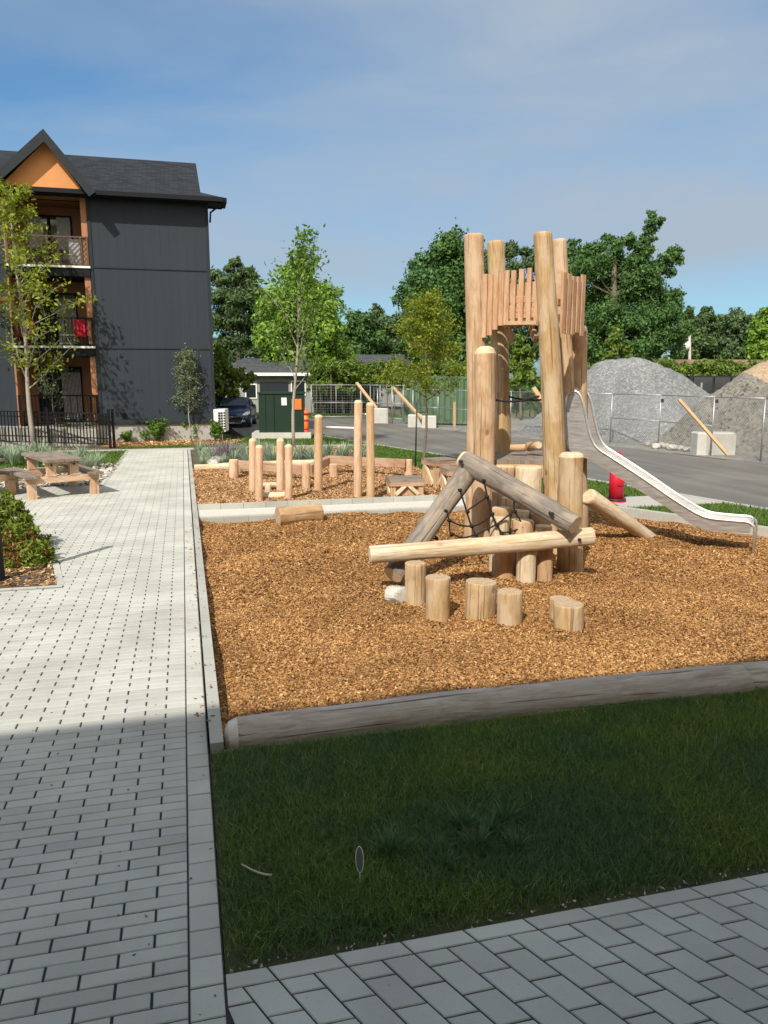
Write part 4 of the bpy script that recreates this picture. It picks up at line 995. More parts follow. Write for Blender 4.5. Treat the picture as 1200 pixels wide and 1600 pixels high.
# ============================================================ SLIDE
SL = thing('slide', pt(1178, 10.5, 0), 'stainless steel slide running from the tower down to the right', 'slide')
A0 = site(2.80, 11.80); A1 = site(5.16, 10.55); A0 = Vector((*A0, 0)); A1 = Vector((*A1, 0)); dS = (A1-A0).normalized(); nS = Vector((-dS.y, dS.x, 0)); WS = .52
def onplane(x, y, off=0.):
    cx, f, z = ray(x, y); u, v = site(cx, f); o = A0+nS*off; den = u*nS.x+v*nS.y; t_ = o.dot(nS)/den
    return Vector((u*t_, v*t_, CAMH+z*t_))
def smooth(P, k=4):
    Q = []
    for i in range(len(P)-1):
        a, c = P[i], P[i+1]; p_ = P[max(0, i-1)]; n_ = P[min(len(P)-1, i+2)]
        for j in range(k):
            t_ = j/k; Q.append(.5*((2*a)+(c-p_)*t_+(2*p_-5*a+4*c-n_)*t_**2+(3*a-p_-3*c+n_)*t_**3))
    return Q+[P[-1]]
TOP = [(884, 690), (884, 655), (884, 630), (887, 618), (895, 612), (904, 614), (911, 630), (917, 660), (923, 683), (933, 700), (955, 715), (1001, 745), (1040, 772), (1066, 789), (1090, 803), (1110, 810), (1148, 814), (1166, 815.5), (1174, 819)]
BOT = [(884, 691), (885, 695), (886, 698), (889, 702), (894, 706), (899, 709), (905, 712), (912, 715), (921, 718), (932, 725), (955, 739), (1001, 768), (1037, 790), (1062, 807), (1082, 820), (1104, 829), (1146, 832), (1162, 833), (1172, 833)]
tn = smooth([onplane(*q) for q in TOP]); bn = smooth([onplane(*q) for q in BOT])
b = MB()
def sheet(mb, A_, B_, th):
    n = len(A_); i0 = [(mb.vert(a), mb.vert(c), mb.vert(a+th), mb.vert(c+th)) for a, c in zip(A_, B_)]
    for i in range(n-1):
        p, q = i0[i], i0[i+1]
        mb.face((p[0], q[0], q[1], p[1])); mb.face((p[2], p[3], q[3], q[2])); mb.face((p[1], q[1], q[3], p[3])); mb.face((p[0], p[2], q[2], q[0]))
sheet(b, tn, bn, nS*.006); b.build('side_panel', 'steel', SL)
b = MB(); sheet(b, [p+nS*WS for p in tn], [p+nS*WS for p in bn], nS*.006); b.build('side_panel', 'steel', SL)
b = MB(); bb = [p+Vector((0, 0, .07)) for p in bn[16:]]; sheet(b, [p+nS*.006 for p in bb], [p+nS*WS for p in bb], Vector((0, 0, -.006))); b.build('chute', 'steel', SL)
end = onplane(1180, 862)
for off in (0, WS+.006):
    b = MB(); P = [p+nS*off for p in tn]; e0 = P[-1]; P = P+[e0+dS*.035+Vector((0, 0, -.03)), e0+dS*.05+Vector((0, 0, -.09)), Vector((e0.x+dS.x*.05, e0.y+dS.y*.05, -.2))]
    b.tube(P, .019, 10); b.build('rim', 'steel', SL)
b = MB(); k = 17; b.tube([tn[k]+Vector((0, 0, 0)), tn[k]+nS*.05+Vector((0, 0, .03)), tn[k]+nS*(WS-.05)+Vector((0, 0, .03)), tn[k]+nS*WS], .02, 10)
e0 = tn[-1]+dS*.01; b.tube([e0, e0+nS*WS], .019, 10); b.build('crossbar', 'steel', SL)

# hydrant
p = pt(962, 15.0, -.05); t = thing('fire_hydrant', p, 'red fire hydrant on the grass behind the steel slide', 'fire hydrant')
b = MB(); b.tube([p, p+Vector((0, 0, .06))], .20, 16); b.tube([p+Vector((0, 0, .06)), p+Vector((0, 0, .82))], .145, 22); b.build('barrel', 'hydrant_red', t)
b = MB(); prof = [(.82, .17), (.86, .17), (.92, .14), (.98, .07), (1.0, .04), (1.03, .035)]
for (z0, r0), (z1, r1) in zip(prof[:-1], prof[1:]): b.tube([p+Vector((0, 0, z0)), p+Vector((0, 0, z1))], r0, 16, r1=r1)
b.build('bonnet', 'hydrant_red', t)
for sx in (-1, 1):
    b = MB(); b.tube([p+Vector((sx*.12, 0, .76)), p+Vector((sx*.21, 0, .76))], .045, 12); b.build('nozzle', 'yellow_paint' if sx > 0 else 'hydrant_red', t)
b = MB(); b.tube([p+Vector((.02, -.12, .74)), p+Vector((.02, -.20, .74))], .055, 12); b.build('pumper_cap', 'dark_iron', t)
b = MB(); b.tube([p+Vector((-.08, -.155, .40))+Vector((.02*k, -.005*math.sin(k), -.035*math.sin(k/10*3.14))) for k in range(11)], .008, 5); b.build('chain', 'dark_iron', t)
b = MB(); b.tube([p+Vector((0, 0, .07)), p+Vector((0, 0, .10))], .195, 16); b.build('flange', 'dark_iron', t)

# ============================================================ REAR PIT
RP = ['pink_log', 'cut_end_pale']
def rpost(x, yt, yb, wpx, seed, parent=None, mats=RP, name='post', bev=.05, z0=.04):
    q = g(x, yb, z0); D = q.x*sn+q.y*cs+.06; r = wpx/2/F*D; b = MB(); b.log(pt(x, D, -.1), at(x, yt, D), r, r*.97, seed, bev1=bev, n=20, wob=.03, bow=.003)
    return b.build(name, mats, parent)
t = thing('balance_posts', pt(424, 15.8, 0), 'four short debarked posts joined by low log rungs in the rear pit', 'play posts')
for i, (x, yt, yb) in enumerate(((395, 685, 768), (405, 695, 784), (438, 685, 767), (451, 694, 783))): rpost(x, yt, yb, 12.5, 100+i, t)
b = MB(); b.log(at(409, 775, 14.93), at(447, 774, 14.98), .075, .075, 106, n=16); b.build('rung', ['pale_log', 'cut_end_pale'], t)
b = MB(); b.log(at(398, 758.5, 16.2), at(436, 757.5, 16.25), .06, .06, 107, n=16); b.build('rung', ['pale_log', 'cut_end_pale'], t)
b = MB(); b.log(at(419, 770, 15.6), at(419, 756, 15.6), .07, .065, 108, n=16); b.build('rung', ['pale_log', 'cut_end_pale'], t)
b = MB()
for (x, y) in ((406, 769), (452, 768)): p = at(x, y, 14.78); b.tube([p, p+Vector((0, .1, 0))], .022, 10)
b.build('bolt', 'drain_dark', t)
t = thing('chin_up_bars', pt(540, 15.8, 0), 'three tall debarked posts of rising height carrying thin steel chin up bars', 'pull-up bars')
q1 = rpost(497.5, 648, 767, 13.5, 110, t, ['fresh_board', 'cut_end_pale']); q2 = rpost(559.5, 625, 776, 13.5, 111, t); q3 = rpost(578.5, 629, 779, 13, 112, t, ['fresh_board', 'cut_end_pale'])
b = MB(); b.tube([at(496, 667, 16.5), at(556, 669, 15.7)], .022, 10); b.build('bar', 'white_paint', t)
b = MB(); b.tube([at(561, 646, 15.6), at(577, 648, 15.4)], .022, 10); b.build('bar', 'white_paint', t)
# balance beam course
t = thing('balance_beam', pt(500, 18.5, 0), 'zigzag balance beam of brown timbers on short posts at the back of the rear pit', 'balance beam')
for i, (x, yt, yb, w_) in enumerate(((365, 718, 747, 15), (478, 723, 761, 13.5), (521, 725, 747, 13), (638, 718, 744, 13))): rpost(x, yt, yb, w_, 120+i, t, bev=.01)
def bb(x0, y0, D0, x1, y1, D1): b = MB(); b.beam(at(x0, y0, D0), at(x1, y1, D1), .16, .19); b.build('beam', 'beam_board', t)
bb(368, 725, 18.9, 474, 734, 17.9); bb(482, 733, 17.8, 517, 718, 19.2); bb(514, 718, 19.0, 634, 724, 18.5)
# crate like wooden stools
def crate(loc, w_, h, rz, label, cat='stool', brace=True, depth=None):
    t = thing('crate_stool', loc, label, cat, 'wooden crate stools in the rear pit'); dpt = depth or w_
    M3 = lambda x, y, z: Vector((loc[0]+x*math.cos(rz)-y*math.sin(rz), loc[1]+x*math.sin(rz)+y*math.cos(rz), loc[2]+z))
    for i in range(5):
        b = MB(); b.box(M3(0, (i-2)*dpt*1.08/5, h-.02), (w_*1.08, dpt*1.08/5-.012, .04), rz, ax=0); b.build('top_board', 'weathered_board', t)
    for sx in (-1, 1):
        for sy in (-1, 1): b = MB(); b.box(M3(sx*(w_/2-.05), sy*(dpt/2-.05), h/2-.04), (.1, .1, h-.02), rz); b.build('corner_post', 'fresh_board', t)
    b = MB(); b.box(M3(0, 0, (h-.04)/2), (w_-.09, dpt-.09, h-.1), rz); b.build('panel', 'fresh_board', t)
    if brace:
        b = MB()
        for (x0, x1, y) in ((-w_/2+.1, -.02, -dpt/2), (w_/2-.1, .02, -dpt/2)): b.beam(M3(x0, y-.0, .06), M3(x1, y, h-.10), .05, .07)
        b.beam(M3(-w_/2, -dpt/2+.1, .06), M3(-w_/2, dpt/2-.1, h-.1), .05, .07)
        b.build('brace', 'pale_log', t)
    b = MB(); b.box(M3(0, -dpt/2-.012, h-.085), (w_, .03, .09), rz, ax=0); b.box(M3(-w_/2-.012, 0, h-.085), (.03, dpt, .09), rz, ax=1); b.build('apron', 'beam_board', t)
    return t
p = g(635, 777, .04); crate((p.x+.05, p.y+.3, .04), .66, .36, YAW*-1+.12, 'low wooden crate stool with weathered top and diagonal braces, nearest the kerb')
p = g(697, 762, .04); crate((p.x-.02, p.y+.35, .04), .58, .60, YAW*-1+.45, 'taller open wooden crate with diagonal brace left of the log tower')
p = g(722, 770, .04); crate((p.x+.05, p.y+.4, .04), .60, .48, YAW*-1+.2, 'wooden crate stool half hidden behind the leaning grey log')

# ============================================================ PICNIC TABLES
def picnic(loc, rz, label):
    t = thing('picnic_table', loc, label, 'picnic table', 'timber picnic tables on the pavers')
    c_, s_ = math.cos(rz), math.sin(rz)
    def W(x, y, z): return Vector((loc[0]+x*c_-y*s_, loc[1]+x*s_+y*c_, z))
    # local y runs along the table, x across
    for k in range(4): b = MB(); b.box(W((k-1.5)*.19, .95, .755), (.182, 1.95, .05), rz, ax=1); b.build('tabletop_board', 'weathered_board', t)
    for sx in (-1, 1):
        for k in range(2): b = MB(); b.box(W(sx*.62+(k-.5)*.15, .95, .45), (.142, 1.95, .05), rz, ax=1); b.build('bench_board', 'weathered_board', t)
    for y in (.18, 1.72):
        b = MB(); b.box(W(0, y, .37), (1.42, .10, .13), rz, ax=0); b.build('crossbeam', 'pink_log', t)
        for x in (-.22, .22): b = MB(); b.box(W(x, y+.0, .585), (.17, .12, .30), rz); b.build('table_leg', 'pink_log', t)
        for x in (-.61, .61): b = MB(); b.box(W(x, y+.0, .155), (.16, .13, .31), rz); b.build('bench_leg', 'pink_log', t)
        b = MB(); b.box(W(0, y, .70), (.70, .12, .06), rz, ax=0); b.build('batten', 'pink_log', t)
    b = MB()
    for x in (-.22, .22): b.tube([W(x, .115, .66), W(x, .14, .66)], .022, 8)
    b.build('bolt', 'drain_dark', t)
    return t
a = Vector((-2.38, 16.55, 0)); e = Vector((-3.11, 18.27, 0)); rzp = math.atan2((e-a).y, (e-a).x)-math.pi/2
pc = picnic(a, rzp, 'timber picnic table with two benches, nearest the path')
dup(pc, a+Vector((-1.42, .15, 0)), rzp+.1, 'second timber picnic table partly cut off by the left edge of the photo')

# black post at the left edge
p = pt(1, 9.0, 0); t = thing('metal_post', p, 'slim black square post standing at the left edge of the shrub bed', 'post')
b = MB(); b.box((p.x, p.y, .95), (.085, .085, 1.95)); b.build('shaft', 'black_metal', t)
b = MB(); b.box((p.x, p.y, .01), (.17, .17, .015)); b.build('base_plate', 'black_metal', t)

# ============================================================ TRANSFORMER, BARREL
p = g(440, 684); t = thing('transformer_box', (p.x, p.y+.5, 0), 'dark green electrical transformer box with a white notice on a concrete pad', 'transformer')
ya = -YAW+.06; c0 = pt(442, 31.6, 0)
b = MB(); b.box((c0.x, c0.y, .09), (2.35, 1.6, .26), ya); b.build('pad', 'block_concrete', t)
def L(x, y, z): return Vector((c0.x+x*math.cos(ya)-y*math.sin(ya), c0.y+x*math.sin(ya)+y*math.cos(ya), z))
b = MB(); b.box(L(0, 0, .99), (1.80, 1.15, 1.54), ya); cab = b.build('cabinet', 'transformer_green', t)
b = MB(); b.box(L(0, 0, 1.79), (1.88, 1.24, .07), ya); b.build('lid', 'transformer_green', t)
b = MB(); b.box(L(-.28, -.585, 1.0), (.02, .014, 1.45), ya); b.box(L(-.62, -.585, 1.0), (.012, .014, 1.45), ya); b.build('door_seam', 'black_metal', cab)
b = MB(); b.box(L(.12, -.59, 1.46), (.21, .016, .30), ya); nt_ = b.build('notice', 'white_plastic', cab)
b = MB()
for k in range(5): b.box(L(.12, -.6, 1.56-.045*k), (.15-.02*(k % 2), .006, .010), ya)
b.build('print', 'dark_iron', nt_)
b = MB(); b.box(L(.62, -.60, 1.35), (.38, .03, .42), ya); sgn = b.build('warning_panel', 'orange_plastic', cab)
b = MB(); b.box(L(.64, -.62, 1.36), (.11, .012, .20), ya); b.build('symbol', 'dark_iron', sgn)
p = pt(478, 31.2, -.03); t = thing('traffic_marker', p, 'tall orange channelizer post on a black rubber base beside the transformer', 'traffic marker')
b = MB(); b.tube([p+Vector((0, 0, .04)), p+Vector((0, 0, 1.12))], .13, 14, r1=.11)
b.build('post', 'orange_plastic', t)
b = MB()
for z in (.35, .7, .95): b.tube([p+Vector((0, 0, z)), p+Vector((0, 0, z+.08))], .133, 14, r1=.130)
b.build('band', 'hydrant_red', t)
b = MB(); b.tube([p, p+Vector((0, 0, .06))], .28, 8); b.build('base', 'rubber', t)
b = MB(); b.tube([p+Vector((-.05, 0, 1.12)), p+Vector((-.05, 0, 1.19)), p+Vector((.05, 0, 1.19)), p+Vector((.05, 0, 1.12))], .02, 6); b.build('handle', 'orange_plastic', t)

# ============================================================ VEHICLES
def lath(mb, secs, smooth=True):
    """secs: list of rings of equal length"""
    ids = [[mb.vert(p) for p in s_] for s_ in secs]; n = len(ids[0])
    for i in range(len(ids)-1):
        for k in range(n):
            l = (k+1) % n; mb.face((ids[i][k], ids[i+1][k], ids[i+1][l], ids[i][l]), 0, None, smooth)
    mb.face(ids[0]); mb.face(ids[-1][::-1])
def wheel(mb_t, mb_r, c, ax, r=.32, w_=.2):
    mb_t.tube([c-ax*w_/2, c+ax*w_/2], r, 20); mb_r.tube([c-ax*(w_/2+.012), c+ax*(w_/2+.012)], r*.62, 14)
def car(loc, rz, label):
    t = thing('parked_car', loc, label, 'car'); c_, s_ = math.cos(rz), math.sin(rz)
    W = lambda x, y, z: Vector((loc[0]+x*c_-y*s_, loc[1]+x*s_+y*c_, loc[2]+z))   # front is -y
    def ring(y, hw, zb, zt, cr=.12, tuck=.06):
        return [W(-hw+tuck, y, zb), W(-hw, y, zb+.18), W(-hw, y, zt-cr), W(-hw+cr, y, zt), W(-.3*hw, y, zt+.03), W(.3*hw, y, zt+.03), W(hw-cr, y, zt), W(hw, y, zt-cr), W(hw, y, zb+.18), W(hw-tuck, y, zb)]
    b = MB(); lath(b, [ring(-2.22, .55, .30, .56), ring(-2.15, .76, .22, .68), ring(-1.95, .87, .2, .80), ring(-1.5, .89, .2, .92), ring(-1.0, .89, .2, 1.0), ring(-.4, .9, .2, 1.02), ring(1.3, .9, .2, 1.04), ring(1.9, .87, .22, 1.02), ring(2.2, .74, .3, .95)]); b.build('body', 'car_blue', t)
    def cr(y, hw, z, k): return [W(-hw-k, y, .98), W(-hw, y, z), W(-hw*.4, y, z+.04), W(hw*.4, y, z+.04), W(hw, y, z), W(hw+k, y, .98)]
    b = MB(); lath(b, [cr(-1.05, .74, 1.0, .05), cr(-.35, .62, 1.38, .20), cr(.2, .60, 1.43, .22), cr(1.0, .60, 1.41, .22), cr(1.75, .68, 1.03, .1)]); b.build('cabin', 'car_blue', t)
    b = MB(); b.poly([W(-.70, -1.03, 1.03), W(.70, -1.03, 1.03), W(.58, -.38, 1.38), W(-.58, -.38, 1.38)])
    b.v = [tuple(Vector(p)+Vector((0, 0, .035))-Vector((W(0, 0, 0)-W(0, .03, 0)))*-1*0 + (W(0, -.03, 0)-W(0, 0, 0))) for p in b.v]; b.build('windshield', 'window_dark', t)
    for sx in (-1, 1):
        b = MB(); b.poly([W(sx*.815, -.55, 1.04), W(sx*.80, 1.2, 1.06), W(sx*.675, .95, 1.36), W(sx*.675, -.15, 1.36)]); b.build('side_window', 'window_dark', t)
        b = MB(); b.poly([W(sx*.84, -1.72, .80), W(sx*.84, -1.95, .66), W(sx*.66, -2.20, .60), W(sx*.50, -2.245, .61), W(sx*.56, -2.16, .70), W(sx*.72, -1.98, .785)])
        b.v = [tuple(Vector(p)+(W(sx*.045, -.03, .02)-W(0, 0, 0))) for p in b.v]; b.build('headlight', 'headlight', t)
        b = MB(); b.box(W(sx*.98, -.72, 1.05), (.18, .1, .12), rz); b.build('mirror', 'car_blue', t)
        b = MB(); b.box(W(sx*.62, -2.20, .34), (.14, .05, .07), rz); b.build('fog_lamp', 'headlight', t)
    b = MB(); b.poly([W(-.42, -2.255, .545), W(.42, -2.255, .545), W(.35, -2.255, .485), W(-.35, -2.255, .485)]); b.poly([W(-.55, -2.235, .42), W(.55, -2.235, .42), W(.42, -2.235, .27), W(-.42, -2.235, .27)]); b.build('grille', 'dark_iron', t)
    b = MB(); b.box(W(0, -2.26, .56), (.80, .02, .022), rz)
    b.tube([W(-.60, -2.20, .44), W(-.46, -2.25, .25), W(.46, -2.25, .25), W(.60, -2.20, .44)], .018, 6); b.tube([W(math.cos(a)*.075, -2.275, .545+math.sin(a)*.045) for a in [k/16*6.283 for k in range(17)]], .010, 5); b.build('chrome_trim', 'chrome', t)
    ax = (W(1, 0, 0)-W(0, 0, 0)).normalized()
    for sx in (-1, 1):
        for y in (-1.38, 1.3):
            b = MB(); r_ = MB(); wheel(b, r_, W(sx*.80, y, .31), ax); wo_ = b.build('wheel', 'rubber', t); r_.build('rim', 'chrome', wo_)
    return t
p = pt(374, 38.2, -.05); car((p.x, p.y+2.0, -.05), -.18, 'dark blue hatchback parked nose out beside the green transformer')
p = pt(1120, 44.0, -.05); PZ = at(1120, 588, 44).z
t = thing('pickup_truck', (p.x, p.y, -.05), 'black pickup with a cap showing between the gravel piles', 'pickup truck')
ya = -.30
def L(x, y, z): return Vector((p.x+x*math.cos(ya)-y*math.sin(ya), p.y+x*math.sin(ya)+y*math.cos(ya), z))
b = MB(); b.box(L(.6, 0, .82), (5.6, 1.95, .85), ya); b.build('body', 'car_black', t)
b = MB()
def trap(x0, x1, x2, x3, z0, z1, hw0, hw1):
    a = [L(x0, -hw0, z0), L(x1, -hw0, z0), L(x1, hw0, z0), L(x0, hw0, z0)]; c = [L(x2, -hw1, z1), L(x3, -hw1, z1), L(x3, hw1, z1), L(x2, hw1, z1)]
    for i in range(4): j = (i+1) % 4; b.quad(a[i], a[j], c[j], c[i])
    b.quad(*c)
trap(-2.1, 1.9, -1.95, 1.3, 1.25, PZ+.03, .93, .80); b.build('cab', 'car_black', t)
b = MB()
for (x0, x1) in ((-1.75, -.75), (-.6, .2), (.32, 1.2)): b.box(L((x0+x1)/2, -.88, (1.32+PZ)/2+.03), (x1-x0, .03, PZ-1.5), ya)
b.build('window', 'window_dark', t)
b = MB(); b.box(L(-1.32, -.91, 1.95), (.10, .02, .35), ya); b.build('pillar', 'chrome', t)
for sx in (-1, 1):
    for x in (-1.4, 2.3): b = MB(); b.tube([L(x, sx*.9, .38), L(x, sx*.7, .38)], .40, 16); b.build('wheel', 'rubber', t)

# ============================================================ CONTRACTOR'S LOT
def pile(name, label, pix, DF, depth, mats, seed, sil_v=None):
    """heap whose ridge outline follows measured points; falls away in front and behind at the angle of repose"""
    rs = np.random.default_rng(seed); P = [at(x, y, DF(x)) for x, y in pix]; b = MB(); n = 96; m = 40
    us = np.array([q.x*cs-q.y*sn for q in P]); zs = np.array([q.z for q in P]); X = np.linspace(us[0], us[-1], n)
    Z = np.interp(X, us, zs); DD = np.interp(X, us, [DF(x) for x, y in pix])
    for _ in range(3): Z[1:-1] = (Z[:-2]+Z[1:-1]*2+Z[2:])/4
    ph = rs.uniform(0, 6, 6); ids = []
    for i in range(n):
        row = []
        for j in range(m+1):
            f = (j/m)*2-1; L_ = max(.02, Z[i]+.1)*depth; y = f*L_; z = Z[i]-(Z[i]+.1)*(math.sqrt(f*f+.012)-.109)/(1.006-.109)
            wv = .07*math.sin(X[i]*1.7+ph[0]+f*3)+.045*math.sin(X[i]*4.3+ph[1]-f*2)+.03*abs(math.sin(X[i]*7.1+ph[3]))+rs.normal(0, .018)
            z += wv*min(1, Z[i]/1.2)*(1-f*f)+0; y += .18*math.sin(X[i]*1.3+ph[2])*f
            u, v = site(X[i], DD[i]+y); row.append(b.vert((u, v, max(z, -.12))))
        ids.append(row)
    for i in range(n-1):
        for j in range(m): b.face((ids[i][j], ids[i+1][j], ids[i+1][j+1], ids[i][j+1]), 0 if len(mats) == 1 else (1 if (b.v[ids[i][j]][2] > 2.35+.2*math.sin(i*.4)) else 0), None, True)
    return tag(b.build(name, mats, loc=P[len(P)//2]*1), label, 'gravel pile', 'gravel piles behind the wire fence')
pile('gravel_pile', 'large heap of blue grey crushed stone behind the wire fence', [(798, 686), (820, 668), (850, 640), (885, 603), (905, 586), (925, 572), (945, 565), (965, 562), (1000, 563), (1025, 565), (1045, 573), (1075, 590), (1105, 612), (1130, 640), (1160, 676)], lambda x: 35.4-(x-800)*.013, 1.12, ['grey_gravel'], 1)
pile('gravel_pile', 'mixed brown and grey gravel heap with a sandy top at the right edge', [(1010, 700), (1050, 668), (1090, 635), (1125, 605), (1160, 582), (1200, 560), (1240, 552), (1300, 560), (1400, 640)], lambda x: 29.3-(x-1010)*.007, 1.3, ['mixed_gravel', 'sandy_gravel'], 2)
# loose rubble at the foot
for i in range(14):
    x = 1012+i*6.5+random.uniform(-2, 2); p = pt(x, 27.4-(x-1012)*.026+random.uniform(-.2, .5), .03); s_ = random.uniform(.08, .17)
    rock('rubble', 'rough grey rubble stone at the foot of the heaps behind the fence', p, (s_*1.2, s_, s_*.8), 30+i)['group'] = 'rubble stones along the fence foot'

# wire fence panels
TF = [(1275, 735), (1188, 721), (1110, 712), (1028, 701), (953, 692), (870, 684), (797, 678), (735, 672), (684, 667), (645, 664), (613, 662.5), (590, 660)]
t = thing('chain_link_fence', g(1028, 701), 'galvanised chain link fence along the road in front of the gravel heaps', 'fence')
FP = [g(x, y, -.05) for x, y in TF]; FH = 1.88
for p in FP:
    b = MB(); b.tube([p, p+Vector((0, 0, FH))], .027, 8); b.build('post', 'galvanised', t)
for i in range(len(FP)-1):
    a, c = FP[i], FP[i+1]; b = MB(); b.tube([a+Vector((0, 0, FH-.03)), c+Vector((0, 0, FH-.03))], .020, 6)
    if i in (2, 3, 6, 7, 8, 9, 10): b.tube([a+Vector((0, 0, .95)), c+Vector((0, 0, .95))], .016, 6)
    b.build('rail', 'galvanised', t)
    b = MB(); d = c-a; L_ = d.length; s_ = .10 if i < 6 else .14; k = -FH
    while k < L_:
        for sg in (0, 1):
            x0, x1 = k, k+FH-.08; z0, z1 = (.04, FH-.04) if sg == 0 else (FH-.04, .04)
            if x0 < 0: z0 += (z1-z0)*(-x0)/(x1-x0); x0 = 0
            if x1 > L_: z1 = z0+(z1-z0)*(L_-x0)/(x1-x0); x1 = L_
            if x1-x0 > .02: b.tube([a+d*(x0/L_)+Vector((0, 0, z0)), a+d*(x1/L_)+Vector((0, 0, z1))], .0032, 3, cap=False)
        k += s_
    b.build('mesh', 'galvanised_light', t)
b = MB()
for x, y in ((1035, 626), (1120, 627)): p = at(x, y, 23.0); b.box(p, (.09, .02, .11))
b.build('clip', 'dark_iron', t)
t = thing('construction_fence', g(540, 645), 'far temporary wire fence panels at the end of the road below the hedge', 'fence')
FP = [g(487, 644, -.05), g(533, 644.5, -.05), g(566, 645, -.05), g(600, 648, -.05)]; FH = 2.05
FP = [pt(487, 46, -.05), pt(564, 46, -.05), pt(594, 44.5, -.05), pt(630, 43.5, -.05), pt(690, 42.5, -.05)]
for p in FP: b = MB(); b.tube([p, p+Vector((0, 0, FH))], .035, 6); b.build('post', 'galvanised_light', t)
for a, c in zip(FP[:-1], FP[1:]):
    b = MB()
    for z in (FH-.03, 1.0, .15): b.tube([a+Vector((0, 0, z)), c+Vector((0, 0, z))], .028, 6)
    b.tube([(a+c)/2+Vector((0, 0, .1)), (a+c)/2+Vector((0, 0, FH))], .02, 6); b.build('frame', 'galvanised_light', t)
    b = MB(); n = int((c-a).length/.16)
    for k in range(n): p = a+(c-a)*k/n; b.tube([p+Vector((0, 0, .15)), p+Vector((0, 0, FH-.05))], .004, 3, cap=False)
    for k in range(12): b.tube([a+Vector((0, 0, .2+k*.15)), c+Vector((0, 0, .2+k*.15))], .004, 3, cap=False)
    b.build('mesh', 'galvanised', t)
# concrete blocks and leaning timbers
def cblock(x0, x1, y0, y1, D, label, rz=-.3):
    a = at(x0, y1, D); c = at(x1, y1, D); zt = at(x0, y0, D).z; w_ = (c-a).length; m_ = (a+c)/2; b = MB(); h = zt+.05
    hx, hy = w_/2, .3
    for k, (z0, z1, e) in enumerate(((-.05, zt-.04, 0), (zt-.04, zt, .04))):
        pp = [(-hx, -hy), (hx, -hy), (hx, hy), (-hx, hy)]; R_ = lambda p, e: (m_.x+(p[0]-math.copysign(e, p[0]))*math.cos(rz)-(p[1]-math.copysign(e, p[1]))*math.sin(rz), m_.y+.3+(p[0]-math.copysign(e, p[0]))*math.sin(rz)+(p[1]-math.copysign(e, p[1]))*math.cos(rz))
        lo = [(*R_(p, 0), z0) for p in pp]; hi = [(*R_(p, e), z1) for p in pp]
        for i in range(4): j = (i+1) % 4; b.quad(lo[i], lo[j], hi[j], hi[i])
        if k: b.quad(*hi)
    return tag(b.build('concrete_block', 'block_concrete', loc=(m_.x, m_.y, -.05)), label, 'concrete block', 'concrete blocks weighting the fence')
cblock(1093, 1152, 676, 709, 24.6, 'white concrete block behind the wire fence at the foot of the brown heap')
cblock(640, 662, 648, 668, 38.6, 'pair of pale concrete blocks by the green container, left one')
cblock(662, 684, 650, 668, 38.0, 'pair of pale concrete blocks by the green container, right one')
cblock(585, 609, 638, 657, 42.0, 'pale concrete block beside the road behind the tallest chin up post')
def timber(x0, y0, D0, x1, y1, D1, label, s_=.09):
    b = MB(); p0, p1 = at(x0, y0, D0), at(x1, y1, D1); b.beam(p0, p1, s_, s_*.5, up=(.2, -1, .2)); return tag(b.build('timber_brace', 'fresh_board', loc=p1), label, 'timber', 'timber braces propping the fences')
timber(557, 598, 44.6, 598, 650, 42.6, 'leaning pale timber propping the far fence above the chin up posts', .16)
timber(614, 605, 41.5, 660, 655, 38.2, 'leaning pale timber running down to the concrete blocks beside the container', .16)
timber(1061, 624, 23.4, 1137, 711, 23.0, 'leaning yellowish timber resting on the white concrete block', .10)
timber(710, 628, 35.5, 710, 668, 35.5, 'short upright wooden stake before the green container', .11)
timber(833, 606, 30.5, 848, 628, 30.3, 'short leaning timber seen between the tower posts', .18)
# green container
p0 = at(633, 661, 41.5); p1 = at(727, 661, 40.0); t = thing('shipping_container', p0, 'green corrugated waste container behind the wire fence', 'container')
d = (p1-p0); d.z = 0; Lc = d.length+.4; d.normalize(); nn = Vector((-d.y, d.x, 0)); zt = at(640, 590, 41).z; b = MB(); z0 = .05
N_ = 11; pts_ = []
for k in range(N_*4+1):
    s_ = k/(N_*4); ph = k % 4; off = -.17 if ph in (1, 2) else .0; pts_.append(p0+d*Lc*s_+nn*off)
for a, c in zip(pts_[:-1], pts_[1:]):
    b.quad(Vector((a.x, a.y, z0)), Vector((c.x, c.y, z0)), Vector((c.x, c.y, zt)), Vector((a.x, a.y, zt)))
plain('container_green', (.085, .16, .085), .55, var=.18, scale=1.5)
b.build('corrugated_side', 'container_green', t)
b = MB(); b.beam(p0+Vector((0, 0, zt-p0.z)), p0+d*Lc+Vector((0, 0, zt-p0.z)), .14, .14); b.beam(p0+Vector((0, 0, z0-p0.z+.05)), p0+d*Lc+Vector((0, 0, z0-p0.z+.05)), .14, .14)
for k in (0, Lc*.33, Lc): q = p0+d*k; b.box((q.x, q.y, (zt+z0)/2), (.13, .13, zt-z0), math.atan2(d.y, d.x))
q = p0+d*Lc/2+nn*1.2; b.box((q.x, q.y, (z0+zt)/2-.1), (Lc-.1, 2.2, zt-z0-.2), math.atan2(d.y, d.x)); b.build('frame', 'container_green', t)
b = MB()
for k in (.3, 2.0): q = p0+d*k+nn*.2; b.tube([q+Vector((0, 0, .12-q.z)), q+nn*.2+Vector((0, 0, .12-q.z))], .12, 10)
b.build('roller', 'dark_iron', t)

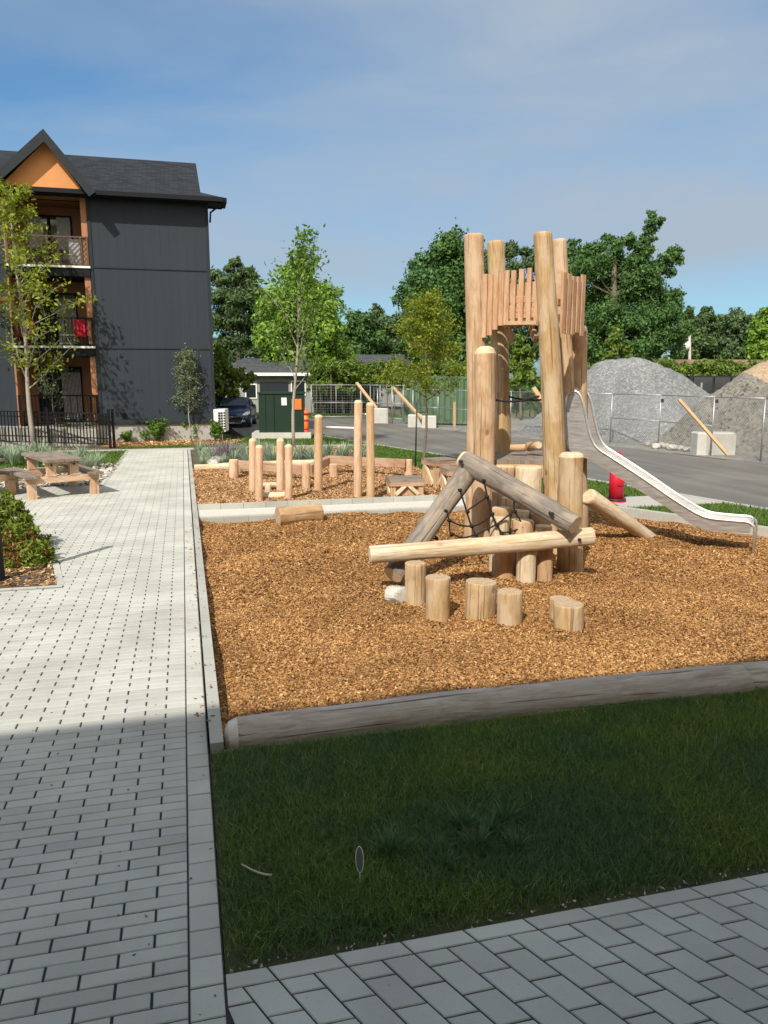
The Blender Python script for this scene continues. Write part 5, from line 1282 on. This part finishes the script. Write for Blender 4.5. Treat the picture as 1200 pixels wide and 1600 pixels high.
# ============================================================ HOUSES FAR BEHIND
def house(loc_px, D, wm, dm, ez, rz_, roofm, label, hip=1.5, wall='house_wall', yaw=-YAW, wins=(), garage=None, zr=None, over=.5):
    x0 = pt(loc_px, D, 0); t = thing('bungalow', x0, label, 'house', 'low houses beyond the road'); c_, s_ = math.cos(yaw), math.sin(yaw)
    W = lambda x, y, z: Vector((x0.x+x*c_-y*s_, x0.y+x*s_+y*c_, z))
    b = MB(); b.box(W(wm/2, dm/2, ez/2-.05), (wm, dm, ez+.1), yaw); wl = b.build('wall', wall, t)
    b = MB(); e = [W(-over, -over, ez), W(wm+over, -over, ez), W(wm+over, dm+over, ez), W(-over, dm+over, ez)]; r_ = [W(hip, dm/2, rz_), W(wm-hip, dm/2, rz_)]
    slope(b, [e[0], e[1], r_[1], r_[0]]); slope(b, [e[1], e[2], r_[1]]); slope(b, [e[2], e[3], r_[0], r_[1]]); slope(b, [e[3], e[0], r_[0]]); rf = b.build('roof', roofm, t)
    b = MB()
    for i in range(4): b.beam(e[i]-Vector((0, 0, .10)), e[(i+1) % 4]-Vector((0, 0, .10)), .05, .20)
    b.build('fascia', 'house_white', rf)
    for (a, c, z0, z1) in wins:
        b = MB(); b.box(W((a+c)/2, -.02, (z0+z1)/2), (c-a, .08, z1-z0), yaw); f = b.build('window', 'house_white', t)
        b = MB(); b.box(W((a+c)/2, -.05, (z0+z1)/2), (c-a-.16, .06, z1-z0-.16), yaw); b.build('pane', 'window_dark', f)
    if garage:
        a, c, z1 = garage; b = MB(); b.box(W((a+c)/2, -.03, z1/2), (c-a, .1, z1), yaw); b.build('garage_door', 'grey_trim', t)
    return t, W, rf
t, W, rf = house(352, 52.5, 6.0, 8, 2.72, 3.78, 'house_roof', 'low bungalow with shallow grey roof and white fascia behind the transformer', .6, wins=((1.4, 2.2, 1.0, 2.0), (4.5, 5.5, 1.2, 2.2)), garage=(2.4, 4.3, 2.1))
b = MB(); q = W(3.1, 4.0, 4.1); b.box((q.x, q.y, 3.95), (.5, .5, 1.0)); b.box((q.x, q.y, 4.48), (.66, .66, .09)); b.build('chimney', 'house_white', rf)
house(515, 68, 15, 9, 2.6, 4.5, 'house_roof', 'long house with plain slate grey roof above the hedge', 1.0, wins=((2, 3.5, 1, 2),))
house(1022, 62, 12, 8, 2.4, 3.9, 'brown_roof', 'low house with brown roof showing above the hedge at right', 1.5, wall='house_white', wins=((2, 3.2, 1, 2),))
b = MB(); p = pt(430, 50.6, 0)
for k in range(40):
    q = pt(492+k*2.6, 51, 0); b.box((q.x, q.y, .95), (.11, .03, 1.9+.0*k), -YAW)
tag(b.build('board_fence', 'dark_iron', loc=p), 'dark board fence behind the far wire fence panels', 'fence')
# utility poles
for (x, yt, D, lb) in ((652.5, 503, 75, 'pale wooden utility pole rising behind the long grey roof'), (1077.5, 523, 72, 'utility pole with a white transformer can above the right hedge')):
    t = thing('utility_pole', pt(x, D, 0), lb, 'utility pole', 'utility poles beyond the houses'); p = at(x, yt, D)
    b = MB(); b.tube([pt(x, D, 0), p], .15, 8, r1=.11); b.build('pole', 'white_paint' if x < 700 else 'concrete', t)
    if x > 700: b = MB(); q = at(1073, 540, D); b.tube([q-Vector((0, 0, .35)), q+Vector((0, 0, .35))], .28, 10); b.build('transformer_can', 'white_plastic', t)

# ============================================================ TREES
def trunkmesh(base, top, r0, r1, t, mat_='bark', bow=.1, n=10, name='trunk'):
    rs = random.Random(int(base.x*100)); P = []; base = Vector(base); top = Vector(top)
    bx, by = rs.uniform(-bow, bow), rs.uniform(-bow, bow)
    for k in range(9): f = k/8; P.append(base+(top-base)*f+Vector((bx*math.sin(3*f), by*math.sin(2.3*f), 0)))
    b = MB(); b.tube(P, r0, n, r1=r1); return b.build(name, mat_, t), P
def bgtree(label, D, blobs, n, size, mat_, tr, group=None, flat=1., sub=8, subr=.42, name='tree', dj=.8, rnd=.6, jag=0, bark='bark', inner=.25, asp=.55):
    sc = D/F; base = pt(tr[0], D, -.1); t = thing(name, base, label, 'tree', group); B = []
    for (x, y, r) in blobs:
        R_ = r*sc; q = at(x, y, D+random.uniform(-dj, dj)*R_); B.append((q.x, q.y, q.z, R_))
        if r > 24:                                                # body behind, so the crown is as deep as it is wide
            q = at(x+random.uniform(-5, 5), y, D+R_*1.1); B.append((q.x, q.y, q.z, R_*.8))
    V, Q = blob_leaves(B, n, size, flat, sub, subr, asp, rnd, inner); npmesh('crown', V, Q, mat_, t)
    top = at(tr[0], tr[1], D); _, P = trunkmesh(base, top, tr[2], tr[2]*.35, t, bark)
    b = MB()
    for (x, y, z, r) in B[::1]:
        if z > P[8].z-.3: continue
        c = Vector((x, y, z)); j = min(range(9), key=lambda k: abs(P[k].z-(z-r*1.2))); a = P[j]; m_ = (a+c)/2-Vector((0, 0, r*.15)); b.tube([a, m_, c], tr[2]*.2, 5, r1=tr[2]*.06, cap=False)
    b.build('branches', bark, t); return t
GT = 'trees behind the houses'
bgtree('tall dark pine with open tufted top right beside the grey building', 60, [(370, 412, 12), (358, 422, 11), (385, 425, 13), (395, 432, 10), (352, 440, 20), (372, 440, 22), (395, 455, 20), (345, 465, 24), (375, 472, 29), (405, 480, 20), (350, 500, 29), (385, 505, 32), (410, 510, 20), (345, 540, 29), (378, 545, 34), (418, 480, 14), (425, 515, 18), (422, 550, 20), (335, 430, 12), (408, 550, 24), (350, 580, 29), (390, 585, 29)], 46000, .30, 'leaf_pine', (372, 430, .3), GT, .55, 16, 0.42, 'pine_tree', asp=.3, inner=.3)
bgtree('rounded bright green broadleaf tree behind the young street tree', 56, [(470, 448, 31), (447, 470, 29), (497, 470, 31), (440, 500, 34), (475, 500, 41), (510, 505, 31), (435, 540, 36), (480, 545, 46), (522, 545, 29), (445, 575, 31), (500, 580, 34)], 46000, .26, 'leaf_mid', (475, 470, .35), GT, sub=16, subr=0.45)
bgtree('distant dark tree line clump left of centre behind the long roof', 85, [(560, 505, 18), (548, 525, 20), (575, 530, 24), (552, 550, 22)], 11000, .36, 'leaf_dark', (560, 520, .3), GT, sub=14, subr=0.45)
bgtree('distant greyish green tree with airy top above the long roof', 88, [(590, 497, 14), (603, 505, 18), (620, 512, 18), (595, 525, 24), (625, 535, 24), (600, 550, 24)], 12000, .36, 'leaf_far', (605, 520, .3), GT, sub=14, subr=0.42)
bgtree('large dark rounded tree just left of the log tower', 63, [(705, 380, 20), (690, 392, 22), (722, 395, 24), (662, 415, 20), (695, 425, 35), (728, 430, 33), (650, 445, 22), (680, 460, 40), (718, 470, 40), (636, 470, 18), (652, 495, 31), (700, 510, 44), (740, 505, 33), (650, 535, 29), (700, 550, 40), (740, 545, 33)], 46000, .28, 'leaf_dark', (700, 420, .4), GT, sub=18, subr=0.42)
bgtree('dark pine seen between and behind the tower posts', 67, [(775, 388, 9), (765, 398, 12), (800, 385, 9), (795, 398, 14), (820, 395, 12), (845, 385, 10), (770, 420, 18), (800, 422, 22), (835, 415, 20), (780, 450, 28), (820, 455, 30), (860, 440, 26), (760, 490, 28), (800, 495, 34), (845, 495, 34), (775, 540, 30), (820, 545, 32), (860, 540, 30)], 42000, .28, 'leaf_pine', (810, 420, .35), GT, .7, 16, 0.42, 'pine_tree', asp=.35)
bgtree('biggest dark evergreen right of the tower with two upswept limbs against the sky', 60, [(896, 378, 9), (890, 395, 14), (905, 400, 15), (925, 392, 14), (940, 385, 10), (948, 372, 8), (965, 385, 15), (985, 380, 10), (985, 372, 8), (1000, 392, 14), (1012, 375, 11), (1018, 360, 11), (1020, 345, 10), (1032, 345, 6), (1018, 333, 6), (1008, 392, 14), (1000, 405, 18), (900, 425, 26), (930, 420, 28), (965, 418, 30), (1000, 425, 26), (1030, 418, 14), (1042, 405, 14), (1055, 395, 10), (1060, 405, 9), (1048, 392, 8), (1025, 440, 22), (1050, 425, 9), (905, 465, 32), (945, 460, 36), (985, 460, 36), (1020, 465, 28), (1045, 470, 20), (1055, 460, 10), (900, 510, 34), (940, 505, 38), (985, 505, 38), (1025, 505, 32), (1050, 495, 22), (905, 550, 32), (950, 545, 34), (1000, 545, 34), (1040, 535, 28), (1068, 520, 16)], 80000, .26, 'leaf_dark', (960, 400, .5), GT, .8, 16, 0.42, 'pine_tree', asp=.42)
for (x, yt, hw, D, mt, lb, nm) in ((1078, 478, 22, 98, 'leaf_pine', 'first distant dark spruce right of the biggest evergreen', 'spruce_tree'), (1104, 476, 22, 100, 'leaf_pine', 'second distant dark spruce, highest of the row', 'spruce_tree'), (1128, 489, 18, 104, 'leaf_dark', 'low dark distant tree in the dip of the far row', 'tree'),
        (1152, 484, 22, 96, 'leaf_far', 'paler rounded distant tree in the far row', 'tree'), (1182, 490, 20, 100, 'leaf_far', 'distant green tree with bare twigs at the top', 'tree'), (1205, 484, 24, 92, 'leaf_mid', 'distant green tree at the right edge of the photo', 'tree'), (1240, 486, 26, 94, 'leaf_dark', 'distant dark tree just beyond the right edge', 'tree')):
    bl = [(x, yt+8, hw*.3), (x-3, yt+20, hw*.55), (x+5, yt+32, hw*.7), (x-6, yt+48, hw*.9), (x+6, yt+62, hw), (x, yt+78, hw*1.05)]
    if nm == 'tree': bl = [(x, yt+10, hw*.55), (x-9, yt+20, hw*.6), (x+9, yt+22, hw*.65), (x, yt+38, hw), (x-8, yt+60, hw), (x+8, yt+75, hw)]
    bgtree(lb, D, bl, 9000, .42, mt, (x, yt+15, .25), 'far row of trees at right', .8 if nm != 'tree' else 1, 14, .42, nm)
bgtree('pale green young tree seen through the tower opening', 45, [(812, 530, 9), (808, 545, 13), (820, 552, 14), (803, 565, 15), (820, 575, 17), (812, 592, 18), (830, 590, 12)], 5000, .20, 'leaf_hedge', (814, 545, .08), None, sub=9, subr=.4)
bgtree('pale green young tree standing behind the big grey gravel heap', 46, [(962, 515, 6), (965, 528, 9), (955, 540, 11), (972, 545, 12), (950, 560, 14), (970, 568, 16), (985, 572, 12), (935, 575, 12), (905, 585, 14)], 5000, .20, 'leaf_hedge', (965, 530, .08), None, sub=9, subr=.4)
bgtree('bushy green tree at the corner of the grey building beside the car', 41, [(345, 555, 12), (352, 575, 16), (370, 590, 15), (345, 600, 18), (385, 600, 10), (365, 612, 12), (342, 625, 14), (395, 590, 8), (350, 645, 13)], 8500, .17, 'leaf_hedge', (350, 560, .10), None, sub=9, subr=.4)
def hedge(name, label, x0, x1, yt, yb, D, mat_, n, size, r, jagg=6):
    t = thing(name, pt((x0+x1)/2, D, 0), label, 'hedge'); B = []; x = x0
    while x <= x1:
        ym = yt+random.uniform(-jagg, jagg*.6)+r
        y = ym
        while y < yb:
            q = at(x+random.uniform(-3, 3), y, D+random.uniform(-.5, .5)); B.append((q.x, q.y, q.z, r*D/F*random.uniform(.85, 1.2))); y += r*1.1
        x += r*.95
    V, Q = blob_leaves(B, n, size, 1, 8, .42, .5, .6); npmesh('foliage', V, Q, mat_, t)
    b = MB()
    for (xx, yy, z, rr) in B[::3]: b.tube([(xx, yy, -.1), (xx, yy, max(.2, z))], .05, 5, r1=.02)
    b.build('stems', 'bark', t)
hedge('cedar_hedge', 'bright green cedar hedge below the long grey roof', 492, 735, 566, 604, 49, 'leaf_hedge', 26000, .17, 12)
hedge('cedar_hedge', 'bright green hedge of cedars and shrubs behind the pickup at right', 1010, 1230, 566, 600, 52, 'leaf_hedge', 18000, .19, 12)
hedge('shrub_hedge', 'dark leafy shrubs behind the far fence, right of the bungalow', 500, 590, 606, 640, 50.2, 'leaf_dark', 7000, .17, 10)
hedge('shrub_hedge', 'dark shrubs behind the tower opening in the distance', 745, 880, 596, 640, 50, 'leaf_dark', 9000, .18, 11)

def young(name, label, base, H, z0, prof, nb, mats, leaf, nleaf, r0, seed, bark='grey_bark', up=.9, lean=(0, 0), cluster=.16, droop=.0, twigs=5, group=None, asp=.42, rnd=.8, stake=False):
    """slender planted tree: trunk, ascending limbs, twigs, leaves only along twigs"""
    rs = random.Random(seed); base = Vector(base); t = thing(name, base, label, 'tree', group); b = MB()
    P = [base+Vector((lean[0]*(k/12)**1.5+.04*math.sin(k*.9+seed), lean[1]*(k/12)**1.5+.04*math.cos(k*.7+seed), H*.93*k/12)) for k in range(13)]
    b.tube(P, r0, 10, r1=r0*.12); b.build('trunk', bark, t); b = MB(); C = []; Dn = []
    def leafy(p, d, n_, sp):
        for _ in range(n_):
            o_ = Vector((rs.gauss(0, sp), rs.gauss(0, sp), rs.gauss(0, sp*.7))); C.append(tuple(p+o_)); Dn.append((rs.gauss(0, .4), rs.gauss(0, .4)-.1, .8))
    per = max(2, int(nleaf/(nb*twigs*5)))
    for i in range(nb):
        f = (i+rs.random()*.8)/nb; z = z0+(H*.93-z0)*f; k = z/(H*.93)*12; j = min(11, int(k)); s_ = P[j]+(P[j+1]-P[j])*(k-j)
        az = i*2.4+rs.uniform(-.5, .5); L_ = prof(f)*rs.uniform(.7, 1.2); el = up*rs.uniform(.7, 1.2)
        d = Vector((math.cos(az)*math.cos(el), math.sin(az)*math.cos(el), math.sin(el))); pts = [s_]; q = s_
        for m_ in range(6):
            d2 = (d+Vector((rs.gauss(0, .12), rs.gauss(0, .12), .10-droop*m_))).normalized(); q = q+d2*L_/6; pts.append(q.copy())
        rb = max(.006, r0*.36*(1-f*.75)); b.tube(pts, rb, 6, r1=.003, cap=False)
        for w_ in range(twigs):
            m_ = rs.uniform(1.2, 5.9); j2 = min(5, int(m_)); a = pts[j2]+(pts[j2+1]-pts[j2])*(m_-j2)
            td = (d+Vector((rs.gauss(0, .7), rs.gauss(0, .7), rs.gauss(.05, .45)))).normalized(); tl = L_*rs.uniform(.18, .42); e_ = a+td*tl+Vector((0, 0, -droop*tl*.6))
            b.tube([a, (a+e_)/2+Vector((0, 0, .03)), e_], rb*.3, 4, r1=.0015, cap=False)
            for s2 in range(5): leafy(a+(e_-a)*(s2+1)/5, td, per, cluster*rs.uniform(.6, 1.2))
    b.build('branches', bark, t)
    V, Q = leafquads(np.array(C), np.array(Dn), leaf, asp, rnd); npmesh('leaves', V, Q, mats, t)
    if stake:
        b = MB(); q = base+Vector((-.30, -.1, 0)); b.tube([q, q+Vector((.03, 0, 1.75))], .022, 8); b.build('stake', 'dark_iron', t)
        b = MB(); b.tube([q+Vector((.03, 0, 1.5)), base+Vector((.05, .0, 1.5))], .010, 6); b.build('tie', 'rubber', t)
    return t
# street ash, centre left
B_ = pt(459, 26.6, 0); young('ash_tree', 'slender green young tree with airy crown growing behind the rear play pit', B_, at(480, 345, 26.6).z, 1.9, lambda f: (1.9*(1-f)**1.1*(.6+.9*min(1, f*3))+.22), 22, 'leaf_ash', .17, 2500, .062, 3, up=.9, lean=(.50, 0), cluster=.2, twigs=6)
# yellow green tree left of the tower
B_ = pt(664, 20.5, 0); young('locust_tree', 'small yellow green tree with a dark stake left of the log tower', B_, at(668, 448, 20.5).z, 1.75, lambda f: 1.15*(1-f*.55), 30, 'leaf_yellow', .085, 9500, .042, 5, bark='bark', up=.42, cluster=.12, droop=.03, twigs=8, stake=True)
# locust in front of the balconies
B_ = pt(53, 26.6, 0); young('locust_tree', 'spreading yellow green young tree in front of the balconies', B_, at(50, 262, 26.6).z, 1.9, lambda f: 2.55*(1-f)**.75+.4, 26, 'leaf_locust', .15, 4300, .085, 9, up=.62, cluster=.15, droop=.01, twigs=8, lean=(-.15, 0))
B_ = pt(88, 29.0, 0); young('sapling', 'thin green sapling behind the black fence in front of the patio', B_, at(95, 560, 29.0).z, 1.2, lambda f: .6, 9, 'leaf_sage', .10, 1000, .03, 12, up=.8, cluster=.13)
B_ = pt(298, 29.4, 0); young('sapling', 'thin grey green sapling in front of the dark grey wall', B_, at(300, 540, 29.4).z, 1.05, lambda f: .72*(1-f*.6), 20, 'leaf_sage', .085, 3000, .024, 14, up=.7, cluster=.13, twigs=5)
B_ = pt(-30, 25.0, 0); young('maple_tree', 'tree with orange gold leaves reaching in from the left edge', B_, at(-30, 290, 25).z, 4.2, lambda f: 1.05, 14, 'leaf_gold', .13, 2400, .07, 15, up=.4, cluster=.16)

# ---- shrubs
def shrub(name, label, base, w_, h, mats, n, leaf, seed, group=None, asp=.5, cat='shrub', flower=None, nb=9):
    rs = random.Random(seed); base = Vector(base); t = thing(name, base, label, cat, group); B = []
    for k in range(nb):
        a = rs.uniform(0, 6.28); rr = w_*.5*rs.uniform(0, .62); z = h*rs.uniform(.25, .78); B.append((base.x+math.cos(a)*rr, base.y+math.sin(a)*rr, base.z+z, w_*.5*rs.uniform(.32, .5)))
    V, Q = blob_leaves(B, n, leaf, 1, 9, .45, asp, .75); npmesh('leaves', V, Q, mats, t)
    b = MB()
    for q in B: b.tube([base, Vector(q[:3])*.5+base*.5, Vector(q[:3])+Vector((0, 0, q[3]*.5))], .012, 5, r1=.003, cap=False)
    b.build('stems', 'bark', t); return t
for i, (x, D, w_, h, n, lb) in enumerate(((243, 29.3, .95, .85, 1500, 'bushy bright green shrub at the foot of the grey wall, left of the sapling'), (292, 29.8, .9, .8, 1300, 'green shrub behind the thin sapling at the foot of the grey wall'),
        (336, 29.2, .65, .75, 1100, 'green shrub at the building corner in front of the heat pump'), (199, 28.9, .5, .42, 500, 'small low shrub nearest the black fence end'), (146, 29.0, .6, .6, 700, 'green shrub behind the right part of the black fence'),
        (44, 29.0, .7, .7, 700, 'green shrub behind the black fence left of the tree trunk'), (102, 28.95, .8, .75, 800, 'dark leafy shrub behind the middle of the black fence'))):
    shrub('shrub', lb, pt(x, D, 0), w_*1.25, h*1.15, 'leaf_shrub', n, .09, 50+i, 'shrubs along the foot of the grey building')
t = thing('weigela_bush', pt(30, 9.9, 0), 'dense green and reddish leafy bush at the left edge beside the black post', 'bush'); B = []
for (x, y, r, D) in ((10, 800, 22, 10.6), (8, 784, 15, 10.7), (30, 802, 14, 10.6), (28, 822, 24, 10.5), (8, 835, 26, 10.3), (45, 845, 22, 10.3), (20, 860, 28, 10.0), (60, 862, 20, 10.1), (75, 872, 16, 10.0), (40, 878, 26, 9.8), (66, 886, 18, 9.8), (15, 888, 26, 9.75), (48, 897, 20, 9.65), (-15, 830, 36, 10.4), (-25, 870, 36, 10.1), (0, 815, 30, 11.2), (40, 850, 30, 11.0)):
    q = at(x, y, D); B.append((q.x, q.y, q.z, r/F*D))
V, Q = blob_leaves(B, 11500, .066, 1, 14, .36, .42, .8); npmesh('leaves', V, Q, 'leaf_weigela', t, mi=None)
V, Q = blob_leaves([b_ for k, b_ in enumerate(B) if k in (5, 6, 7, 9)], 1300, .06, 1, 10, .4, .4, .8); npmesh('red_leaves', V, Q, 'leaf_red', t)
b = MB(); base = pt(25, 10.1, 0)
for q in B: b.tube([base, Vector(q[:3])*.5+base*.5, Vector(q[:3])+Vector((0, 0, q[3]*.7))], .010, 5, r1=.003, cap=False)
b.build('stems', 'bark', t)

# ---- blue grass tufts
def tuft(name, label, base, h, n, wd, mats, seed, group):
    rs = np.random.default_rng(seed); base = Vector(base); V = []; Q = []
    for k in range(n):
        a = rs.uniform(0, 6.283); hh = h*rs.uniform(.6, 1.15); ln = hh*rs.uniform(.1, .95); r0 = rs.uniform(0, .06); w_ = wd*rs.uniform(.7, 1.3); d = np.array([math.cos(a), math.sin(a)]); s_ = np.array([-d[1], d[0]])*w_/2
        i0 = len(V)
        for f in (0, .35, .7, 1.):
            ww = 1-.85*f**2; c = d*(r0+ln*f**1.6); z = hh*(f-.28*(ln/hh)*f**3)
            V += [(base.x+c[0]-s_[0]*ww, base.y+c[1]-s_[1]*ww, base.z+z), (base.x+c[0]+s_[0]*ww, base.y+c[1]+s_[1]*ww, base.z+z)]
        for m_ in range(3): Q.append((i0+m_*2, i0+m_*2+1, i0+m_*2+3, i0+m_*2+2))
    o = npmesh(name, V, Q, mats, loc=base); return tag(o, label, 'grass', group)
GG = 'blue grey grass tufts in the rear bed'; PL = 'tuft of blue grey ornamental grass in the bed behind the rear play pit'
protos = [tuft('grass_tuft', PL, (1.0+.3*k, 21.5, -.03), .52, 110, .022, 'leaf_blue', 200+k, GG) for k in range(3)]
first = [True]*3; kk = 0
for row, v in enumerate((20.95, 21.9, 22.9, 23.9, 24.9)):
    u = .4+.3*(row % 2)
    while u < 5.3:
        if not (row > 2 and u > 2.6):
            i = kk % 3; o = protos[i] if first[i] else protos[i].copy()
            if not first[i]: col.objects.link(o)
            first[i] = False; o.location = (u+random.uniform(-.1, .1), v+random.uniform(-.15, .15), -.03); o.rotation_euler = (0, 0, random.uniform(0, 6)); s_ = random.uniform(.8, 1.15); o.scale = (s_, s_, s_); kk += 1
        u += .62
GL_ = 'blue grey grass tufts left of the path'; PL2 = 'tall tuft of blue grey ornamental grass in the stony bed behind the picnic tables'
pr = tuft('grass_tuft', PL2, (-2.6, 20.6, -.02), .60, 110, .024, 'leaf_blue', 220, GL_)
for i, (x, D) in enumerate(((138, 19.6), (122, 20.4), (152, 20.6), (105, 21.2), (128, 21.6), (60, 21.0), (40, 21.5), (20, 21.2), (3, 21.7), (80, 22.0), (30, 22.4), (62, 22.6), (8, 22.8), (-12, 21.4), (-18, 22.3))):
    o = pr if i == 0 else pr.copy()
    if i: col.objects.link(o)
    q = pt(x, D, -.02); o.location = q; o.rotation_euler = (0, 0, i*1.3); s_ = random.uniform(.8, 1.1); o.scale = (s_, s_, s_)
# lavender spikes
for i, (x, D) in enumerate(((347, 22.3), (355, 21.8), (365, 22.4), (340, 21.4))):
    q = pt(x, D, -.02)
    if i == 0: lv = tuft('lavender_plant', 'mauve flowering spikes among the blue grass near the boulder', q, .75, 45, .016, 'leaf_lavender', 240, 'mauve flower spikes in the rear bed'); lv['category'] = 'plant'
    else: o = lv.copy(); col.objects.link(o); o.location = q; o.rotation_euler = (0, 0, i*2)
p = pt(337, 21.2, .08); rock('boulder', 'pale boulder among the blue grass at the back of the rear pit', p, (.26, .2, .2), 9)
for i, (x, D, s_) in enumerate(((160, 19.6, .13), (172, 19.9, .10), (150, 19.2, .12), (165, 19.2, .08))): rock('garden_stone', 'pale rounded stone in the gravelly bed left of the path', pt(x, D, .03), (s_, s_*.8, s_*.6), 60+i)['group'] = 'stones in the left bed'
# broad dark grass clump in the near lawn
gb_ = g(690, 1335)
for i in range(9):
    q = (gb_.x+random.uniform(-.30, .45), gb_.y+random.uniform(-.12, .22), -.01)
    if i == 0: gt = tuft('weed_tuft', 'clump of coarser blue green grass in the middle of the shaded lawn', q, .13, 60, .006, 'grass_blue', 260, 'coarse grass clumps in the shaded lawn')
    else: o = gt.copy(); col.objects.link(o); o.location = q; o.rotation_euler = (0, 0, i); o.scale = (random.uniform(.7, 1.1),)*3
